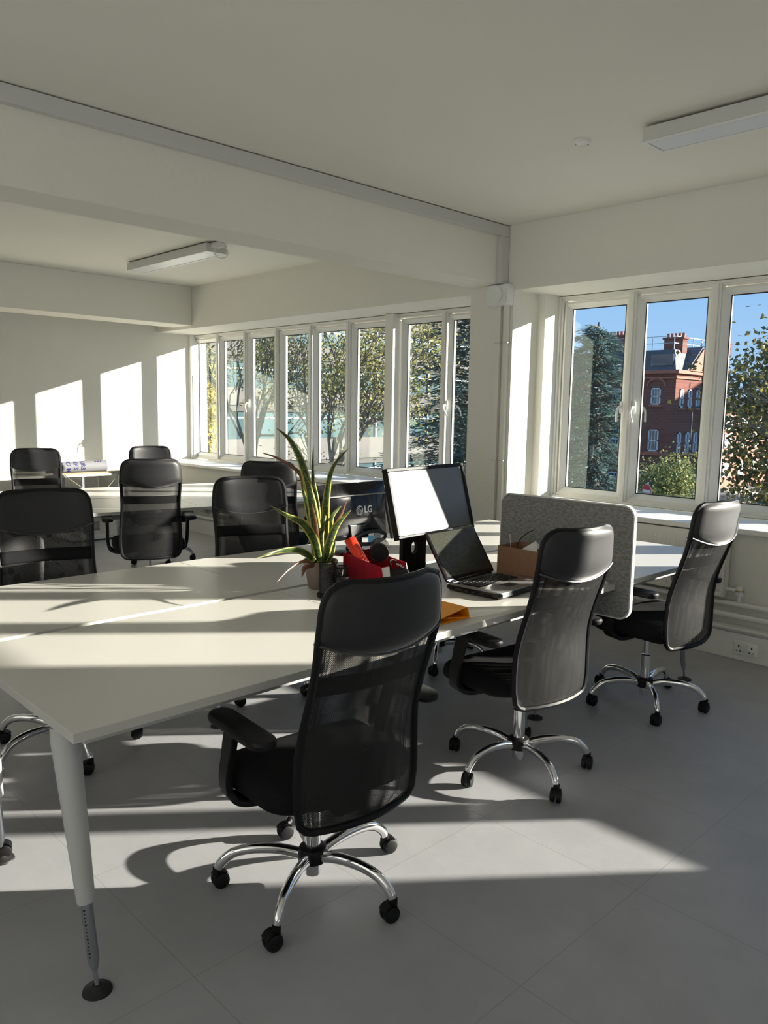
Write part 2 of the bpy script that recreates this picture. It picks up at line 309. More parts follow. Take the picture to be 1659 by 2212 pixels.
def rrect(x0, x1, y0, y1, r, n=6):
    def f(ins=0):
        a0, a1, b0, b1 = x0+ins, x1-ins, y0+ins, y1-ins; rr = max(0.001, min(r-ins*0.3, (a1-a0)/2-1e-4, (b1-b0)/2-1e-4)); out = []
        for cx, cy, st in ((a1-rr, b1-rr, 0), (a0+rr, b1-rr, 90), (a0+rr, b0+rr, 180), (a1-rr, b0+rr, 270)):
            for k in range(n+1): a = rad(st+90*k/n); out.append((cx+rr*cos(a), cy+rr*sin(a)))
        return out
    return f
def thing(name, label, cat, loc=(0,0,0), rz=0, group=None):
    o = D.objects.new(name, None); COL.objects.link(o); o.location = loc; o.rotation_euler = (0, 0, rz); o.empty_display_size = 0.1
    o['label'] = label; o['category'] = cat
    if group: o['group'] = group
    return o
def tag(o, label, cat, group=None):
    o['label'] = label; o['category'] = cat
    if group: o['group'] = group
    return o
def struct(o): o['kind'] = 'structure'; return o
def copy_tree(o, parent=None, skip=()):
    c = o.copy(); COL.objects.link(c)
    if parent is not None: c.parent = parent
    for ch in list(o.children):
        if not any(ch.name.startswith(x) for x in skip): copy_tree(ch, c, skip)
    return c
def smoothpath(pts, n=6):
    pts = [Vector(p) for p in pts]; out = []
    for i in range(len(pts)-1):
        p0 = pts[max(i-1, 0)]; p1 = pts[i]; p2 = pts[i+1]; p3 = pts[min(i+2, len(pts)-1)]
        for k in range(n):
            t = k/n; out.append(0.5*((2*p1)+(p2-p0)*t+(2*p0-5*p1+4*p2-p3)*t*t+(3*p1-p0-3*p2+p3)*t*t*t))
    out.append(pts[-1]); return out
def text_mesh(body, size, mtl, name, parent, place, thick=0.0005, font_bold=0.0):
    cu = D.curves.new(name, 'FONT'); cu.body = body; cu.size = size; cu.extrude = thick; cu.align_x = 'CENTER'; cu.align_y = 'CENTER'; cu.offset = font_bold
    tmp = D.objects.new('tmp_text', cu); COL.objects.link(tmp)
    me = D.meshes.new_from_object(tmp, depsgraph=bpy.context.evaluated_depsgraph_get()); D.objects.remove(tmp)
    for v in me.vertices: v.co = place(v.co)
    me.name = name; me.materials.clear(); me.materials.append(M[mtl]); o = D.objects.new(name, me); COL.objects.link(o); o.parent = parent
    return o

# ================================================================== THE ROOM
YW, ZC, ZS, ZSILL = 4.92, 2.885, 2.41, 0.81      # window wall plane, ceiling, window-head soffit, sill
XB = -9.22                                        # back wall
struct(MB().box(-9.5, 8.3, -4.3, 5.62, -0.3, 0).build('floor', 'floor', smooth=False))
struct(MB().box(-9.5, 8.3, -4.3, 5.62, ZC, ZC+0.3).build('ceiling', 'ceiling', smooth=False))
BAYS = [(-9.22, -4.12), (-3.63, 1.72), (3.4, 8.0)]
w = MB()
w.box(-9.5, 8.3, YW, 5.62, ZS, ZC)               # over the windows
w.box(-9.5, 8.3, YW, 5.62, 0, 0.775)             # under the windows
w.box(-4.12, -3.70, YW, 5.62, 0.775, ZS); w.box(-3.70, -3.63, 5.24, 5.62, 0.775, ZS)
w.box(1.72, 3.4, YW, 5.62, 0.775, ZS); w.box(-9.5, -9.22, YW, 5.62, 0.775, ZS); w.box(8.0, 8.3, YW, 5.62, 0.775, ZS)
struct(w.build('wall_right', 'wall', smooth=False))
struct(MB().box(-9.5, XB, -4.3, YW, 0, ZC).build('wall_back', 'wall', smooth=False))
struct(MB().box(XB, 8.3, -4.3, -4.0, 0, ZC).build('wall_left', 'wall', smooth=False))
struct(MB().box(8.0, 8.3, -4.0, YW, 0, ZC).build('wall_front', 'wall', smooth=False))
# ceiling beams
struct(MB().box(-4.10, -3.80, -4.0, YW, 2.457, ZC).build('trim_1', 'wall', bevel=0.004))
struct(MB().box(-8.81, -8.38, -4.0, YW, 2.443, ZC).build('trim_2', 'wall', bevel=0.004))
struct(MB().box(2.4, 2.75, -4.0, YW, 2.457, ZC).build('trim_3', 'wall', bevel=0.004))
# perimeter boxing with its ledge along the window wall
bb = MB().box(XB, 8.0, 4.845, YW, 0.0, 0.165).box(XB, 8.0, 4.862, YW, 0.165, 0.185).box(XB, 8.0, 4.83, 4.92, 0.185, 0.2)
struct(bb.build('baseboard_right', 'sill', smooth=False, bevel=0.003))
struct(MB().box(XB, XB+0.07, -4.0, 4.845, 0, 0.16).build('baseboard_back', 'sill', smooth=False, bevel=0.004))
# boxed strip in the back corner of the window recess
struct(MB().box(XB, XB+0.045, 5.36, 5.43, 0.82, ZS).box(XB, XB+0.055, 5.385, 5.43, 0.82, 1.9).build('trim_4', 'sill', smooth=False, bevel=0.003))

def frame_ring(mb, x0, x1, z0, z1, wd, y0, y1):
    mb.box(x0, x0+wd, y0, y1, z0, z1); mb.box(x1-wd, x1, y0, y1, z0, z1); mb.box(x0+wd, x1-wd, y0, y1, z0, z0+wd); mb.box(x0+wd, x1-wd, y0, y1, z1-wd, z1); return mb
def handle_mb(x, z, side, tilt):
    h = MB(); h.layers(rrect(-0.013, 0.013, -0.045, 0.045, 0.012, 4), [(0, 0), (0.008, 0), (0.011, 0.004)])
    h.v = [(x+p[0], 5.405-p[2], z+p[1]) for p in h.v]
    k = MB().tube([(x, 5.40, z), (x, 5.372, z), (x+side*0.004, 5.362, z-0.01)], [0.010, 0.010, 0.011], 10)
    s_, c_ = sin(tilt)*side, cos(tilt)
    pts = [(x, 5.366, z), (x+s_*0.03, 5.345, z-c_*0.03), (x+s_*0.065, 5.346, z-c_*0.065), (x+s_*0.11, 5.355, z-c_*0.11)]
    k.tube(smoothpath(pts, 4), [0.0105]*4+[0.0085]*9, 8)
    h.v_off = 0; n = len(h.v); h.v += k.v; h.f += [tuple(i+n for i in f) for f in k.f]; h.v = [(p[0], p[1]+0.04, p[2]) for p in h.v]; return h
def window(idx, x0, x1, xls, thick, handles, wd=0.458):
    fr = MB(); frame_ring(fr, x0, x1, 0.815, 2.405, 0.035, 5.435, 5.52)
    xs = [(a, a+wd) for a in xls]
    for i in range(len(xs)-1):
        m = (xs[i][1]+xs[i+1][0])/2; hw = 0.032
        if i == thick: fr.box(m-0.055, m+0.055, 5.36, 5.53, 0.83, 2.408)
        else: fr.box(m-hw, m+hw, 5.425, 5.52, 0.83, 2.39); fr.box(m-0.018, m+0.018, 5.415, 5.425, 0.83, 2.39)
    root = struct(fr.build('window_%d' % idx, 'pvc', smooth=False, bevel=0.004))
    st = MB()   # stepped bead all round
    frame_ring(st, x0, x1, 0.815, 2.405, 0.018, 5.418, 5.435); st.build('frame_bead', 'pvc', root, smooth=False, bevel=0.003)
    for i, (a, b) in enumerate(xs):
        sa = MB(); frame_ring(sa, a-0.052, b+0.052, 0.846, 2.362, 0.020, 5.445, 5.488); frame_ring(sa, a-0.052, b+0.052, 0.846, 2.362, 0.050, 5.488, 5.525); so = sa.build('sash', 'pvc', root, smooth=False, bevel=0.005)
        be = MB(); q1 = (a-0.0335, b+0.0335, 0.8645, 2.3435, 5.449); q2 = (a-0.0008, b+0.0008, 0.8972, 2.3108, 5.4875)
        be.add([p for (u0, u1, v0, v1, y) in (q1, q2, (a-0.033, b+0.033, 0.865, 2.343, 5.4878)) for p in ((u0, y, v0), (u1, y, v0), (u1, y, v1), (u0, y, v1))], [(k+4*l, (k+1) % 4+4*l, (k+1) % 4+4*((l+1) % 3), k+4*((l+1) % 3)) for l in range(3) for k in range(4)]); be.build('glazing_bead', 'pvc', so, smooth=False, bevel=0.002)
        gk = MB(); frame_ring(gk, a-0.003, b+0.003, 0.895, 2.313, 0.0085, 5.4885, 5.4935); gk.build('gasket', 'gasket', so, smooth=False)
        pa = MB().add([(a-0.004, 5.496, 0.893), (b+0.004, 5.496, 0.893), (b+0.004, 5.496, 2.315), (a-0.004, 5.496, 2.315)], [(0, 1, 2, 3)]); pa.build('glass_pane', 'glass', so, smooth=False)
        if i in handles:
            sd, tl = handles[i]; hx = (b+0.028) if sd < 0 else (a-0.028)
            handle_mb(hx, 1.545, sd, tl).build('handle', 'white', so)
    si = MB().box(x0-0.02 if idx > 1 else x0, x1, 4.865, 5.44, 0.775, ZSILL).build('window_sill', 'sill', root, smooth=False, bevel=0.008)
    return root
L1 = [-9.180, -8.581, -7.957, -7.317+0.0, -6.713, -6.086, -5.365, -4.785]
window(1, -9.22, -4.12, L1, 5, {0: (-1, 0.9), 1: (-1, 0.5), 2: (1, 0.15), 3: (-1, 0.85), 4: (-1, 0.8), 6: (-1, 0.75), 7: (1, 0.5)})
L2 = [-3.538, -2.917, -2.295, -1.67, -0.88, -0.21, 0.41, 1.03]
window(2, -3.63, 1.58, L2, 3, {0: (-1, 0.1), 1: (1, 0.12), 3: (-1, 0.3), 5: (1, 0.3)}, 0.462)
struct(MB().box(1.58, 1.72, 4.92, 5.6, 0.775, ZS).build('trim_5', 'wall', smooth=False))
window(3, 3.4, 8.0, [3.5+0.62*k for k in range(7)], 9, {0: (1, 0.2)})  # unseen bay, added to let in more sun for bounce light

# ------------------------------------------------------------------ trunking, conduits, wall units
t1 = thing('cable_trunking', 'long grey cable trunking along top of ceiling beam, turning down at the pillar', 'trunking', (-3.75, 4.9, 2.8))
def part(mb, name, m, parent, **k):
    o = mb.build(name, m, parent, **k); L = Vector(parent.location)
    o.data.transform(Matrix.Translation(-L)) if parent.rotation_euler.z == 0 else o.data.transform((Matrix.Translation(L) @ Matrix.Rotation(parent.rotation_euler.z, 4, 'Z')).inverted())
    return o
part(MB().box(-3.80, -3.755, -4.0, 4.915, 2.80, 2.878), 'horizontal_trunking', 'trunking', t1, smooth=False, bevel=0.003)
part(MB().box(-3.80, -3.755, 4.825, 4.915, 2.455, 2.80), 'vertical_trunking', 'trunking', t1, smooth=False, bevel=0.003)
def conduit(x, label, cat='conduit'):
    o = MB().box(x-0.019, x+0.019, 4.888, 4.918, 0.2, 2.30).build('pillar_conduit', 'wall', smooth=False, bevel=0.003)
    tag(o, label, cat)
    for z in (2.02, 1.12, 0.5):
        MB().box(x-0.026, x+0.026, 4.882, 4.92, z-0.004, z+0.004).build('clip', 'trunking', o, smooth=False)
conduit(-3.815, 'white vertical conduit on pillar, the left one of the pair under the alarm sounder')
conduit(-3.745, 'white vertical conduit on pillar corner, right one of the pair beside the sunlit reveal')
so = thing('alarm_sounder', 'square white alarm sounder with round dished face high on the pillar', 'alarm', (-3.80, 4.88, 2.38))
part(MB().layers(rrect(-3.90, -3.70, 2.295, 2.455, 0.02), [(4.918, 0), (4.86, 0), (4.845, 0.008)]), 'housing', 'white', so)
for p in so.children: p.data.transform(Matrix.Identity(4))
def yz_swap(o, loc):  # layers were laid out as (x, z, y): put them upright
    for v in o.data.vertices:
        x, y, z = v.co.x+loc[0], v.co.y+loc[1], v.co.z+loc[2]
        v.co = (x-loc[0], z-loc[1], y-loc[2])
yz_swap(so.children[0], so.location)
part(MB().lathe([(0.068, 4.846), (0.072, 4.838), (0.06, 4.836), (0.045, 4.843), (0.0, 4.850)], 28, (-3.825, 0, 2.375), axis='y', cap=False), 'sounder_dish', 'white', so)
part(MB().lathe([(0.014, 4.846), (0.014, 4.839), (0.0, 4.838)], 14, (-3.725, 0, 2.40), axis='y', cap=False), 'screw_cap', 'white', so)
part(MB().lathe([(0.014, 4.846), (0.014, 4.839), (0.0, 4.838)], 14, (-3.725, 0, 2.345), axis='y', cap=False), 'screw_cap', 'white', so)

def ceiling_light(x0, x1, y0, y1, label, cable):
    o = thing('ceiling_light', label, 'light', ((x0+x1)/2, (y0+y1)/2, 2.84), 0, 'unlit panel lights on the ceiling')
    part(MB().box(x0+0.06, x1-0.05, y0+0.05, y1-0.05, 2.872, 2.885), 'mounting_plate', 'gasket', o, smooth=False)
    b = MB(); b.box(x0, x1, y0, y1, 2.806, 2.873); fr = part(b, 'housing', 'lamp_body', o, smooth=False, bevel=0.004)
    r = MB(); r.box(x0, x1, y0, y0+0.02, 2.80, 2.806).box(x0, x1, y1-0.02, y1, 2.80, 2.806).box(x0, x0+0.02, y0+0.02, y1-0.02, 2.80, 2.806).box(x1-0.02, x1, y0+0.02, y1-0.02, 2.80, 2.806)
    part(r, 'rim', 'white', o, smooth=False)
    part(MB().box(x0+0.026, x1-0.026, y0+0.026, y1-0.026, 2.8015, 2.8055), 'diffuser', 'lamp_diffuser', o, smooth=False)
    if cable:
        part(MB().box(x1, x1+0.09, y0+0.04, y0+0.12, 2.835, 2.873), 'connector_box', 'white', o, smooth=False, bevel=0.004)
        c = []
        for k in range(22):
            a = 2*pi*k/20; c.append((x1+0.10+0.045*sin(a)*0.6, y0+0.08+0.05*sin(a), 2.79+0.05*cos(a)))
        part(MB().tube(c, 0.004, 6), 'cable', 'white', o)
ceiling_light(-2.02, -0.82, 3.66, 3.86, 'long white panel light on ceiling near right edge, above the near windows', False)
ceiling_light(-7.44, -5.98, 3.66, 3.86, 'white panel light with looped cable on ceiling beyond the beam', True)
rs = thing('ceiling_rose', 'small round white blanking plate with two screws on ceiling', 'ceiling plate', (-2.358, 3.662, 2.885))
part(MB().lathe([(0.045, 2.885), (0.045, 2.872), (0.040, 2.868), (0, 2.868)], 28, (-2.358, 3.662, 0), cap=False), 'plate', 'white', rs)
for s_ in (-1, 1): part(MB().lathe([(0.004, 2.869), (0.004, 2.865), (0, 2.865)], 8, (-2.358+s_*0.024, 3.662+s_*0.02, 0), cap=False), 'screw', 'steel_grey', rs)

# ------------------------------------------------------------------ radiators and pipes
def radiator(x0, x1, z0, z1, label):
    o = thing('radiator', label, 'radiator', ((x0+x1)/2, 4.88, z0), 0, 'panel radiators under the windows')
    n = int((x1-x0)/0.034); P = []; xs = []
    for k in range(n*8+1):
        u = k/8; fr_ = u % 1; d = 0.007*(1 if 0.28 < fr_ < 0.72 else 0); xs.append((x0+0.02+(x1-x0-0.04)*k/(n*8), d))
    m = MB(); rows = [(z0, 0.0, 0), (z0+0.03, 0, 0), (z0+0.045, 1, 0), (z1-0.065, 1, 0), (z1-0.05, 0, 0), (z1, 0, 0)]
    m.grid([[(x, 4.845-d*k+0.0, z) for x, d in xs] for z, k, _ in rows]); m.box(x0, x1, 4.846, 4.853, z0, z1)
    part(m, 'front_panel', 'radiator', o, ang=25)
    part(MB().box(x0+0.01, x1-0.01, 4.85, 4.905, z1-0.004, z1+0.004).box(x0-0.003, x0+0.002, 4.846, 4.90, z0+0.01, z1).box(x1-0.002, x1+0.003, 4.846, 4.90, z0+0.01, z1), 'casing', 'radiator', o, smooth=False)
    part(MB().box(x0+0.01, x1-0.01, 4.895, 4.903, z0, z1), 'rear_panel', 'radiator', o, smooth=False)
    v = MB().tube([(x1, 4.875, z0+0.05), (x1+0.07, 4.875, z0+0.05)], 0.012, 10).lathe([(0.022, z0+0.02), (0.024, z0+0.03), (0.02, z0+0.075), (0, z0+0.08)], 14, (x1+0.085, 4.875, 0))
    v.tube([(x1+0.085, 4.875, z0+0.03), (x1+0.085, 4.875, 0.354)], 0.009, 8)
    part(v, 'valve', 'white', o)
    part(MB().lathe([(0.026, z0+0.045), (0.026, z0+0.055)], 14, (x1+0.085, 4.875, 0)), 'valve_ring', 'brass', o)
radiator(-3.62, -1.945, 0.375, 0.765, 'ribbed cream radiator under the near windows beside the felt divider')
radiator(-6.9, -4.75, 0.375, 0.765, 'ribbed cream radiator under the far windows behind the plant')
pm = MB(); pm.tube([(-9.15, 4.885, 0.335), (7.9, 4.885, 0.335)], 0.017, 12)
p1 = tag(pm.build('heating_pipe', 'sill'), 'white horizontal heating pipe on window wall, the upper one', 'pipe')
p2 = tag(MB().tube([(-9.15, 4.882, 0.262), (7.9, 4.882, 0.262)], 0.018, 12).build('heating_pipe', 'sill'), 'white horizontal heating pipe on window wall, lower one just over the ledge', 'pipe')
sk = thing('power_socket', 'white double wall socket on boxing at floor level by the right edge', 'socket', (-1.785, 4.842, 0.08))
def upface(mb):  # layer outlines given in (x,z) with depth along y
    mb.v = [(x, z, y) for x, y, z in mb.v]; return mb
part(upface(MB().layers(rrect(-1.86, -1.712, 0.035, 0.122, 0.006), [(4.846, 0), (4.838, 0), (4.836, 0.002)])), 'face_plate', 'white', sk)
for cx in (-1.825, -1.747):
    sl = MB()
    sl.box(cx-0.004, cx+0.004, 4.8345, 4.8362, 0.083, 0.097); sl.box(cx-0.016, cx-0.007, 4.8345, 4.8362, 0.058, 0.064); sl.box(cx+0.007, cx+0.016, 4.8345, 4.8362, 0.058, 0.064)
    part(sl, 'socket_hole', 'gasket', sk, smooth=False)
for cx in (-1.797, -1.779): part(MB().box(cx-0.006, cx+0.006, 4.832, 4.8365, 0.093, 0.113), 'switch', 'white', sk, smooth=False, bevel=0.001)

# ================================================================== DESKS
ZT = 0.725
def leg_parts(root, top, foot, inset=0):
    top, foot = Vector(top), Vector(foot); d = foot-top
    c = MB().tube([top, top+d*0.05, top+d*0.66], [0.034, 0.036, 0.023], 18)
    l = c.build('leg', 'steel_white', root)
    i = MB().tube([top+d*0.64, top+d*0.88, top+d*0.92], [0.015, 0.015, 0.008], 14); i.tube([top+d*0.91, foot+Vector((0, 0, 0.012))], 0.006, 10); i.build('height_tube', 'steel_grey', l)
    h = MB(); sd = Vector((0.62, -0.72, 0)); ax = d.normalized(); sd = (sd-ax*sd.dot(ax)).normalized()
    for k in range(14): q = top+d*(0.685+0.0135*k)+sd*0.0142; h.tube([q, q+sd*0.0016], 0.0018 if k % 4 else 0.003, 6)
    h.build('height_hole', 'gasket', l)
    MB().lathe([(0.012, 0.018), (0.016, 0.014), (0.036, 0.006), (0.038, 0.0), (0, 0)], 24, (foot.x, foot.y, 0)).build('foot_pad', 'rubber', l)
def desk(origin, rz, x0, x1, y0, y1, legs, label, group):
    o = thing('desk', label, 'desk', origin, rz, group)
    g = 0.0012
    MB().box(x0, x1, y0+g, y1-g, 0.70, ZT).build('desktop', 'desk', o, smooth=False, bevel=0.0012)
    f = MB(); f.box(x0+0.10, x1-0.10, y0+0.06, y0+0.10, 0.655, 0.698); f.box(x0+0.10, x1-0.10, y1-0.10, y1-0.06, 0.655, 0.698)
    xi = x0+0.03 if abs(x0-GX(origin)) < abs(x1-GX(origin)) else x1-0.03
    f.box(x0+0.08, x0+0.12, y0+0.06, y1-0.06, 0.655, 0.698); f.box(x1-0.12, x1-0.08, y0+0.06, y1-0.06, 0.655, 0.698)
    f.build('underframe', 'steel_white', o, smooth=False, bevel=0.003)
    for t, b in legs: leg_parts(o, t, b)
    return o
def GX(o): return -2.66 if o[0] == 0 else -0.88
ys = [0.706, 1.945, 3.19, 4.43]
nm = ['near end of the front bench', 'middle of the front bench', 'window end of the front bench']
g1 = 'desks of the front bench'
desk((0,0,0), 0, -2.650, -1.772, ys[0], ys[1], [((-1.925, 0.745, 0.69), (-1.820, 0.765, 0)), ((-2.56, 0.745, 0.69), (-2.60, 0.79, 0))],
     'bare white desk at near end of front bench, its full tapered leg in view', g1)
desk((0,0,0), 0, -2.650, -1.772, ys[1], ys[2], [((-2.11, 1.95, 0.69), (-2.13, 1.97, 0)), ((-2.11, 3.10, 0.69), (-2.125, 3.125, 0))],
     'white desk under the laptop, red bins and potted plant', g1)
desk((0,0,0), 0, -2.650, -1.772, ys[2], ys[3], [((-1.95, 4.18, 0.69), (-1.885, 4.24, 0))],
     'white desk at window end of front bench beyond the felt divider', g1)
desk((0,0,0), 0, -3.475, -2.682, ys[0], ys[1], [((-3.32, 0.75, 0.69), (-3.40, 0.77, 0))],
     'white desk at left edge in front of the nearest facing chair', g1)
desk((0,0,0), 0, -3.475, -2.682, ys[1], ys[2], [((-3.08, 1.93, 0.69), (-3.075, 1.915, 0)), ((-3.08, 3.15, 0.69), (-3.075, 3.14, 0))],
     'white desk behind the potted plant, carrying the back-turned monitor', g1)
desk((0,0,0), 0, -3.475, -2.682, ys[2], ys[3], [((-3.30, 4.2, 0.69), (-3.38, 4.24, 0))],
     'white desk of front bench in the corner by the pillar', g1)
ct = tag(MB().box(-2.688, -2.644, 0.78, 4.36, 0.655, 0.690).build('cable_tray', 'steel_white', smooth=False, bevel=0.003), 'white metal rail seen in the gap between the two desk rows', 'cable tray')
O2 = (-5.30, 3.19, 0); A2 = -rad(10)
g2 = 'desks of the rear bench'
desk(O2, A2, -0.875, 0, -1.245, 0, [((-0.12, -1.15, 0.69), (-0.08, -1.2, 0))], 'white desk of rear bench just behind the black chair with armrest, left of its seam', g2)
desk(O2, A2, -0.875, 0, 0, 1.245, [((-0.14, 1.15, 0.69), (-0.08, 1.18, 0))], 'white desk of rear bench at the window end, right of its seam', g2)
desk(O2, A2, -1.80, -0.90, -1.245, 0, [((-1.68, -1.15, 0.69), (-1.72, -1.2, 0))], 'far white desk of rear bench nearest the left wall side', g2)
desk(O2, A2, -1.80, -0.90, 0, 1.245, [((-1.68, 1.10, 0.69), (-1.72, 1.17, 0))], 'far white desk of rear bench in the window corner', g2)

# ================================================================== OFFICE CHAIRS
PROF = [  # z, f (edge), half width, dish depth
 (0.375, -0.215, 0.165, 0.030), (0.383, -0.212, 0.190, 0.032), (0.402, -0.210, 0.208, 0.035), (0.455, -0.208, 0.217, 0.040), (0.52, -0.206, 0.2175, 0.045), (0.60, -0.208, 0.214, 0.045),
 (0.66, -0.216, 0.208, 0.042), (0.72, -0.232, 0.204, 0.040), (0.78, -0.252, 0.203, 0.040), (0.84, -0.272, 0.205, 0.042), (0.90, -0.290, 0.209, 0.046), (0.935, -0.298, 0.212, 0.048),
 (0.98, -0.303, 0.209, 0.046), (1.02, -0.306, 0.206, 0.044), (1.05, -0.310, 0.200, 0.042), (1.072, -0.315, 0.186, 0.040), (1.085, -0.319, 0.165, 0.038), (1.090, -0.321, 0.140, 0.036)]
def prof(z):
    for i in range(len(PROF)-1):
        a, b = PROF[i], PROF[i+1]
        if z <= b[0] or i == len(PROF)-2:
            t = max(0, min(1, (z-a[0])/(b[0]-a[0]))); return [a[k]+(b[k]-a[k])*t for k in range(4)]
def BS(u, z):  # point on back surface
    _, f, w_, d = prof(z); return Vector((f-d*(1-u*u), u*w_*0.965, z))
def seam(u): return 0.890+0.045*u*u
def make_chair():
    r = thing('office_chair', '-', 'chair')
    US = [-1+2*i/16 for i in range(17)]
    zs = [p[0] for p in PROF if p[0] < 0.9]; zs2 = []
    for a, b in zip(zs[:-1], zs[1:]): zs2 += [a, (a+b)/2]
    m = MB(); rows = [[BS(u, z) for u in US] for z in zs2]
    rows.append([BS(u, min(0.84+0.02, seam(u))) for u in US]); rows.append([BS(u, seam(u)) for u in US]); m.grid(rows); m.grid([[p+Vector((0.019*min(1, (1-abs(US[j]))*5), 0, 0)) for j, p in enumerate(r_)] for r_ in rows])
    m.build('backrest_mesh', 'mesh', r)
    # outline tube
    zz = [0.395+0.0*k for k in range(1)]+[p[0] for p in PROF[1:]]
    out = [BS(1, z) for z in [p[0] for p in PROF]]+[BS(u, 1.09) for u in (0.75, 0.5, 0.25, 0, -0.25, -0.5, -0.75)]+[BS(-1, p[0]) for p in PROF[::-1]]+[BS(u, 0.375) for u in (-0.66, -0.33, 0, 0.33, 0.66)]
    out.append(out[0]); MB().tube(out, 0.0115, 8, caps=False).build('back_frame', 'plastic', r)
    # headrest pad, padded both sides
    zt = [0, 0.12, 0.25, 0.4, 0.55, 0.7, 0.8, 0.88, 0.94, 0.98, 1.0]
    def pad(off):
        R = []
        for t in zt:
            row = []
            for u in US:
                uu = u; z = seam(uu)+(1.0925-seam(uu))*t; p = BS(uu, min(z, 1.09)); p.z = z
                ed = min(1, (1-abs(u))*6+0.22)*min(1, (1-t)*7+0.22)*min(1, t*9+0.35)
                sc = 1.02+0.015*abs(u); p.y *= sc; p.x += off*(0.018*ed**0.6); row.append(p)
            R.append(row)
        return R
    F_, B_ = pad(1), pad(-1); m = MB(); m.grid(F_); n0 = len(m.v); m.grid(B_); nn = len(US); nr = len(zt)
    for i in range(nr-1):
        for j in (0, nn-1): m.f.append((i*nn+j, (i+1)*nn+j, n0+(i+1)*nn+j, n0+i*nn+j))
    for j in range(nn-1):
        for i in (0, nr-1): m.f.append((i*nn+j, i*nn+j+1, n0+i*nn+j+1, n0+i*nn+j))
    m.build('headrest', 'leather', r, ang=60)
    for off in (1, -1):
        MB().tube([BS(u, seam(u))+Vector((off*0.0135, u*0.004, 0.0)) for u in US], 0.0036, 6).build('headrest_piping', 'piping', r)
    # lumbar strap and spine inside the mesh
    st = MB(); rows = [[BS(u*0.97, z)+Vector((0.012+0.01*(1-u*u), 0, 0)) for u in US] for z in (0.775, 0.79, 0.81, 0.83)]; st.grid(rows).build('lumbar_strap', 'seat_fabric', r, solid=0.006)
    sp = MB(); sp.sweep(smoothpath([(-0.05, 0, 0.372), (-0.15, 0, 0.362), (-0.195, 0, 0.40), (-0.205, 0, 0.50), (-0.205, 0, 0.56)], 4), (0, 1, 0), 0.07, 0.014); sp.build('back_bracket', 'plastic', r)
    # seat
    f = rrect(-0.192, 0.222, -0.258, 0.258, 0.10, 7); s = MB()
    s.layers(f, [(0.405, 0.05), (0.41, 0.02), (0.425, 0.004), (0.45, 0), (0.472, 0.006), (0.487, 0.022), (0.494, 0.05), (0.496, 0.10), (0.492, 0.18)])
    s.v = [(x, y, z-(0.035*max(0, (x-0.08)/0.135)**2 if z > 0.43 else 0.012*max(0, (x-0.05)/0.16))+0.012*min(1, abs(y)/0.26)**2*(1 if z > 0.45 else 0)) for x, y, z in s.v]
    s.build('seat', 'seat_fabric', r, ang=70)
    mb = MB(); mb.layers(rrect(-0.11, 0.11, -0.075, 0.075, 0.02, 4), [(0.345, 0.03), (0.355, 0.004), (0.40, 0)]); mb.build('tilt_mechanism', 'plastic', r)
    MB().tube([(0.03, -0.07, 0.372), (0.035, -0.20, 0.368), (0.035, -0.235, 0.365)], [0.005, 0.005, 0.009], 8).build('tilt_lever', 'plastic', r)
    for sgn in (-1, 1):
        am = MB(); am.sweep(smoothpath([(0.03, sgn*0.10, 0.398), (0.04, sgn*0.19, 0.385), (0.05, sgn*0.262, 0.40), (0.055, sgn*0.285, 0.45), (0.03, sgn*0.288, 0.55), (0.0, sgn*0.290, 0.645)], 5), (1, 0, 0.1), [0.075]*5+[0.07]*8+[0.05]*8+[0.055]*5, 0.022)
        a = am.build('armrest', 'plastic', r, bevel=0.004)
        pd = MB(); pd.layers(rrect(-0.205, 0.10, sgn*0.292-0.040, sgn*0.292+0.040, 0.038, 6), [(0.638, 0.012), (0.642, 0.003), (0.655, 0), (0.664, 0.004), (0.668, 0.014)]); pd.build('arm_pad', 'plastic', a)
    # base
    MB().tube([(0, 0, 0.20), (0, 0, 0.36)], 0.014, 16).build('gas_piston', 'chrome', r)
    MB().lathe([(0.024, 0.045), (0.025, 0.05), (0.026, 0.20), (0.0265, 0.26), (0.024, 0.262), (0.0, 0.262)], 24).build('gas_cylinder', 'chrome', r)
    MB().lathe([(0.030, 0.085), (0.046, 0.092), (0.048, 0.12), (0.042, 0.134), (0.030, 0.140), (0, 0.14)], 24).build('base_hub', 'plastic', r)
    for k in range(5):
        a = 2*pi*k/5; c, s_ = cos(a), sin(a); R = lambda x, y=0: (x*c-y*s_, x*s_+y*c)
        pts = smoothpath([(0.030, 0.112), (0.10, 0.126), (0.18, 0.128), (0.245, 0.115), (0.283, 0.086), (0.292, 0.064)], 5)if False else None
        P2 = [(0.030, 0.108), (0.10, 0.126), (0.18, 0.130), (0.245, 0.117), (0.284, 0.086), (0.294, 0.066)]
        path = smoothpath([(x*c, x*s_, z) for x, z in P2], 5); n = len(path)
        lg = MB().tube(path, [0.0165-0.004*i/n for i in range(n)], 14, flat=1.15).build('base_leg', 'chrome', r)
        # caster, turned a little
        ta = a+1.1+1.9*k; cc = Vector((0.300*c, 0.300*s_, 0)); fx = Vector((cos(ta), sin(ta), 0)); fy = Vector((-sin(ta), cos(ta), 0))
        w_ = MB()
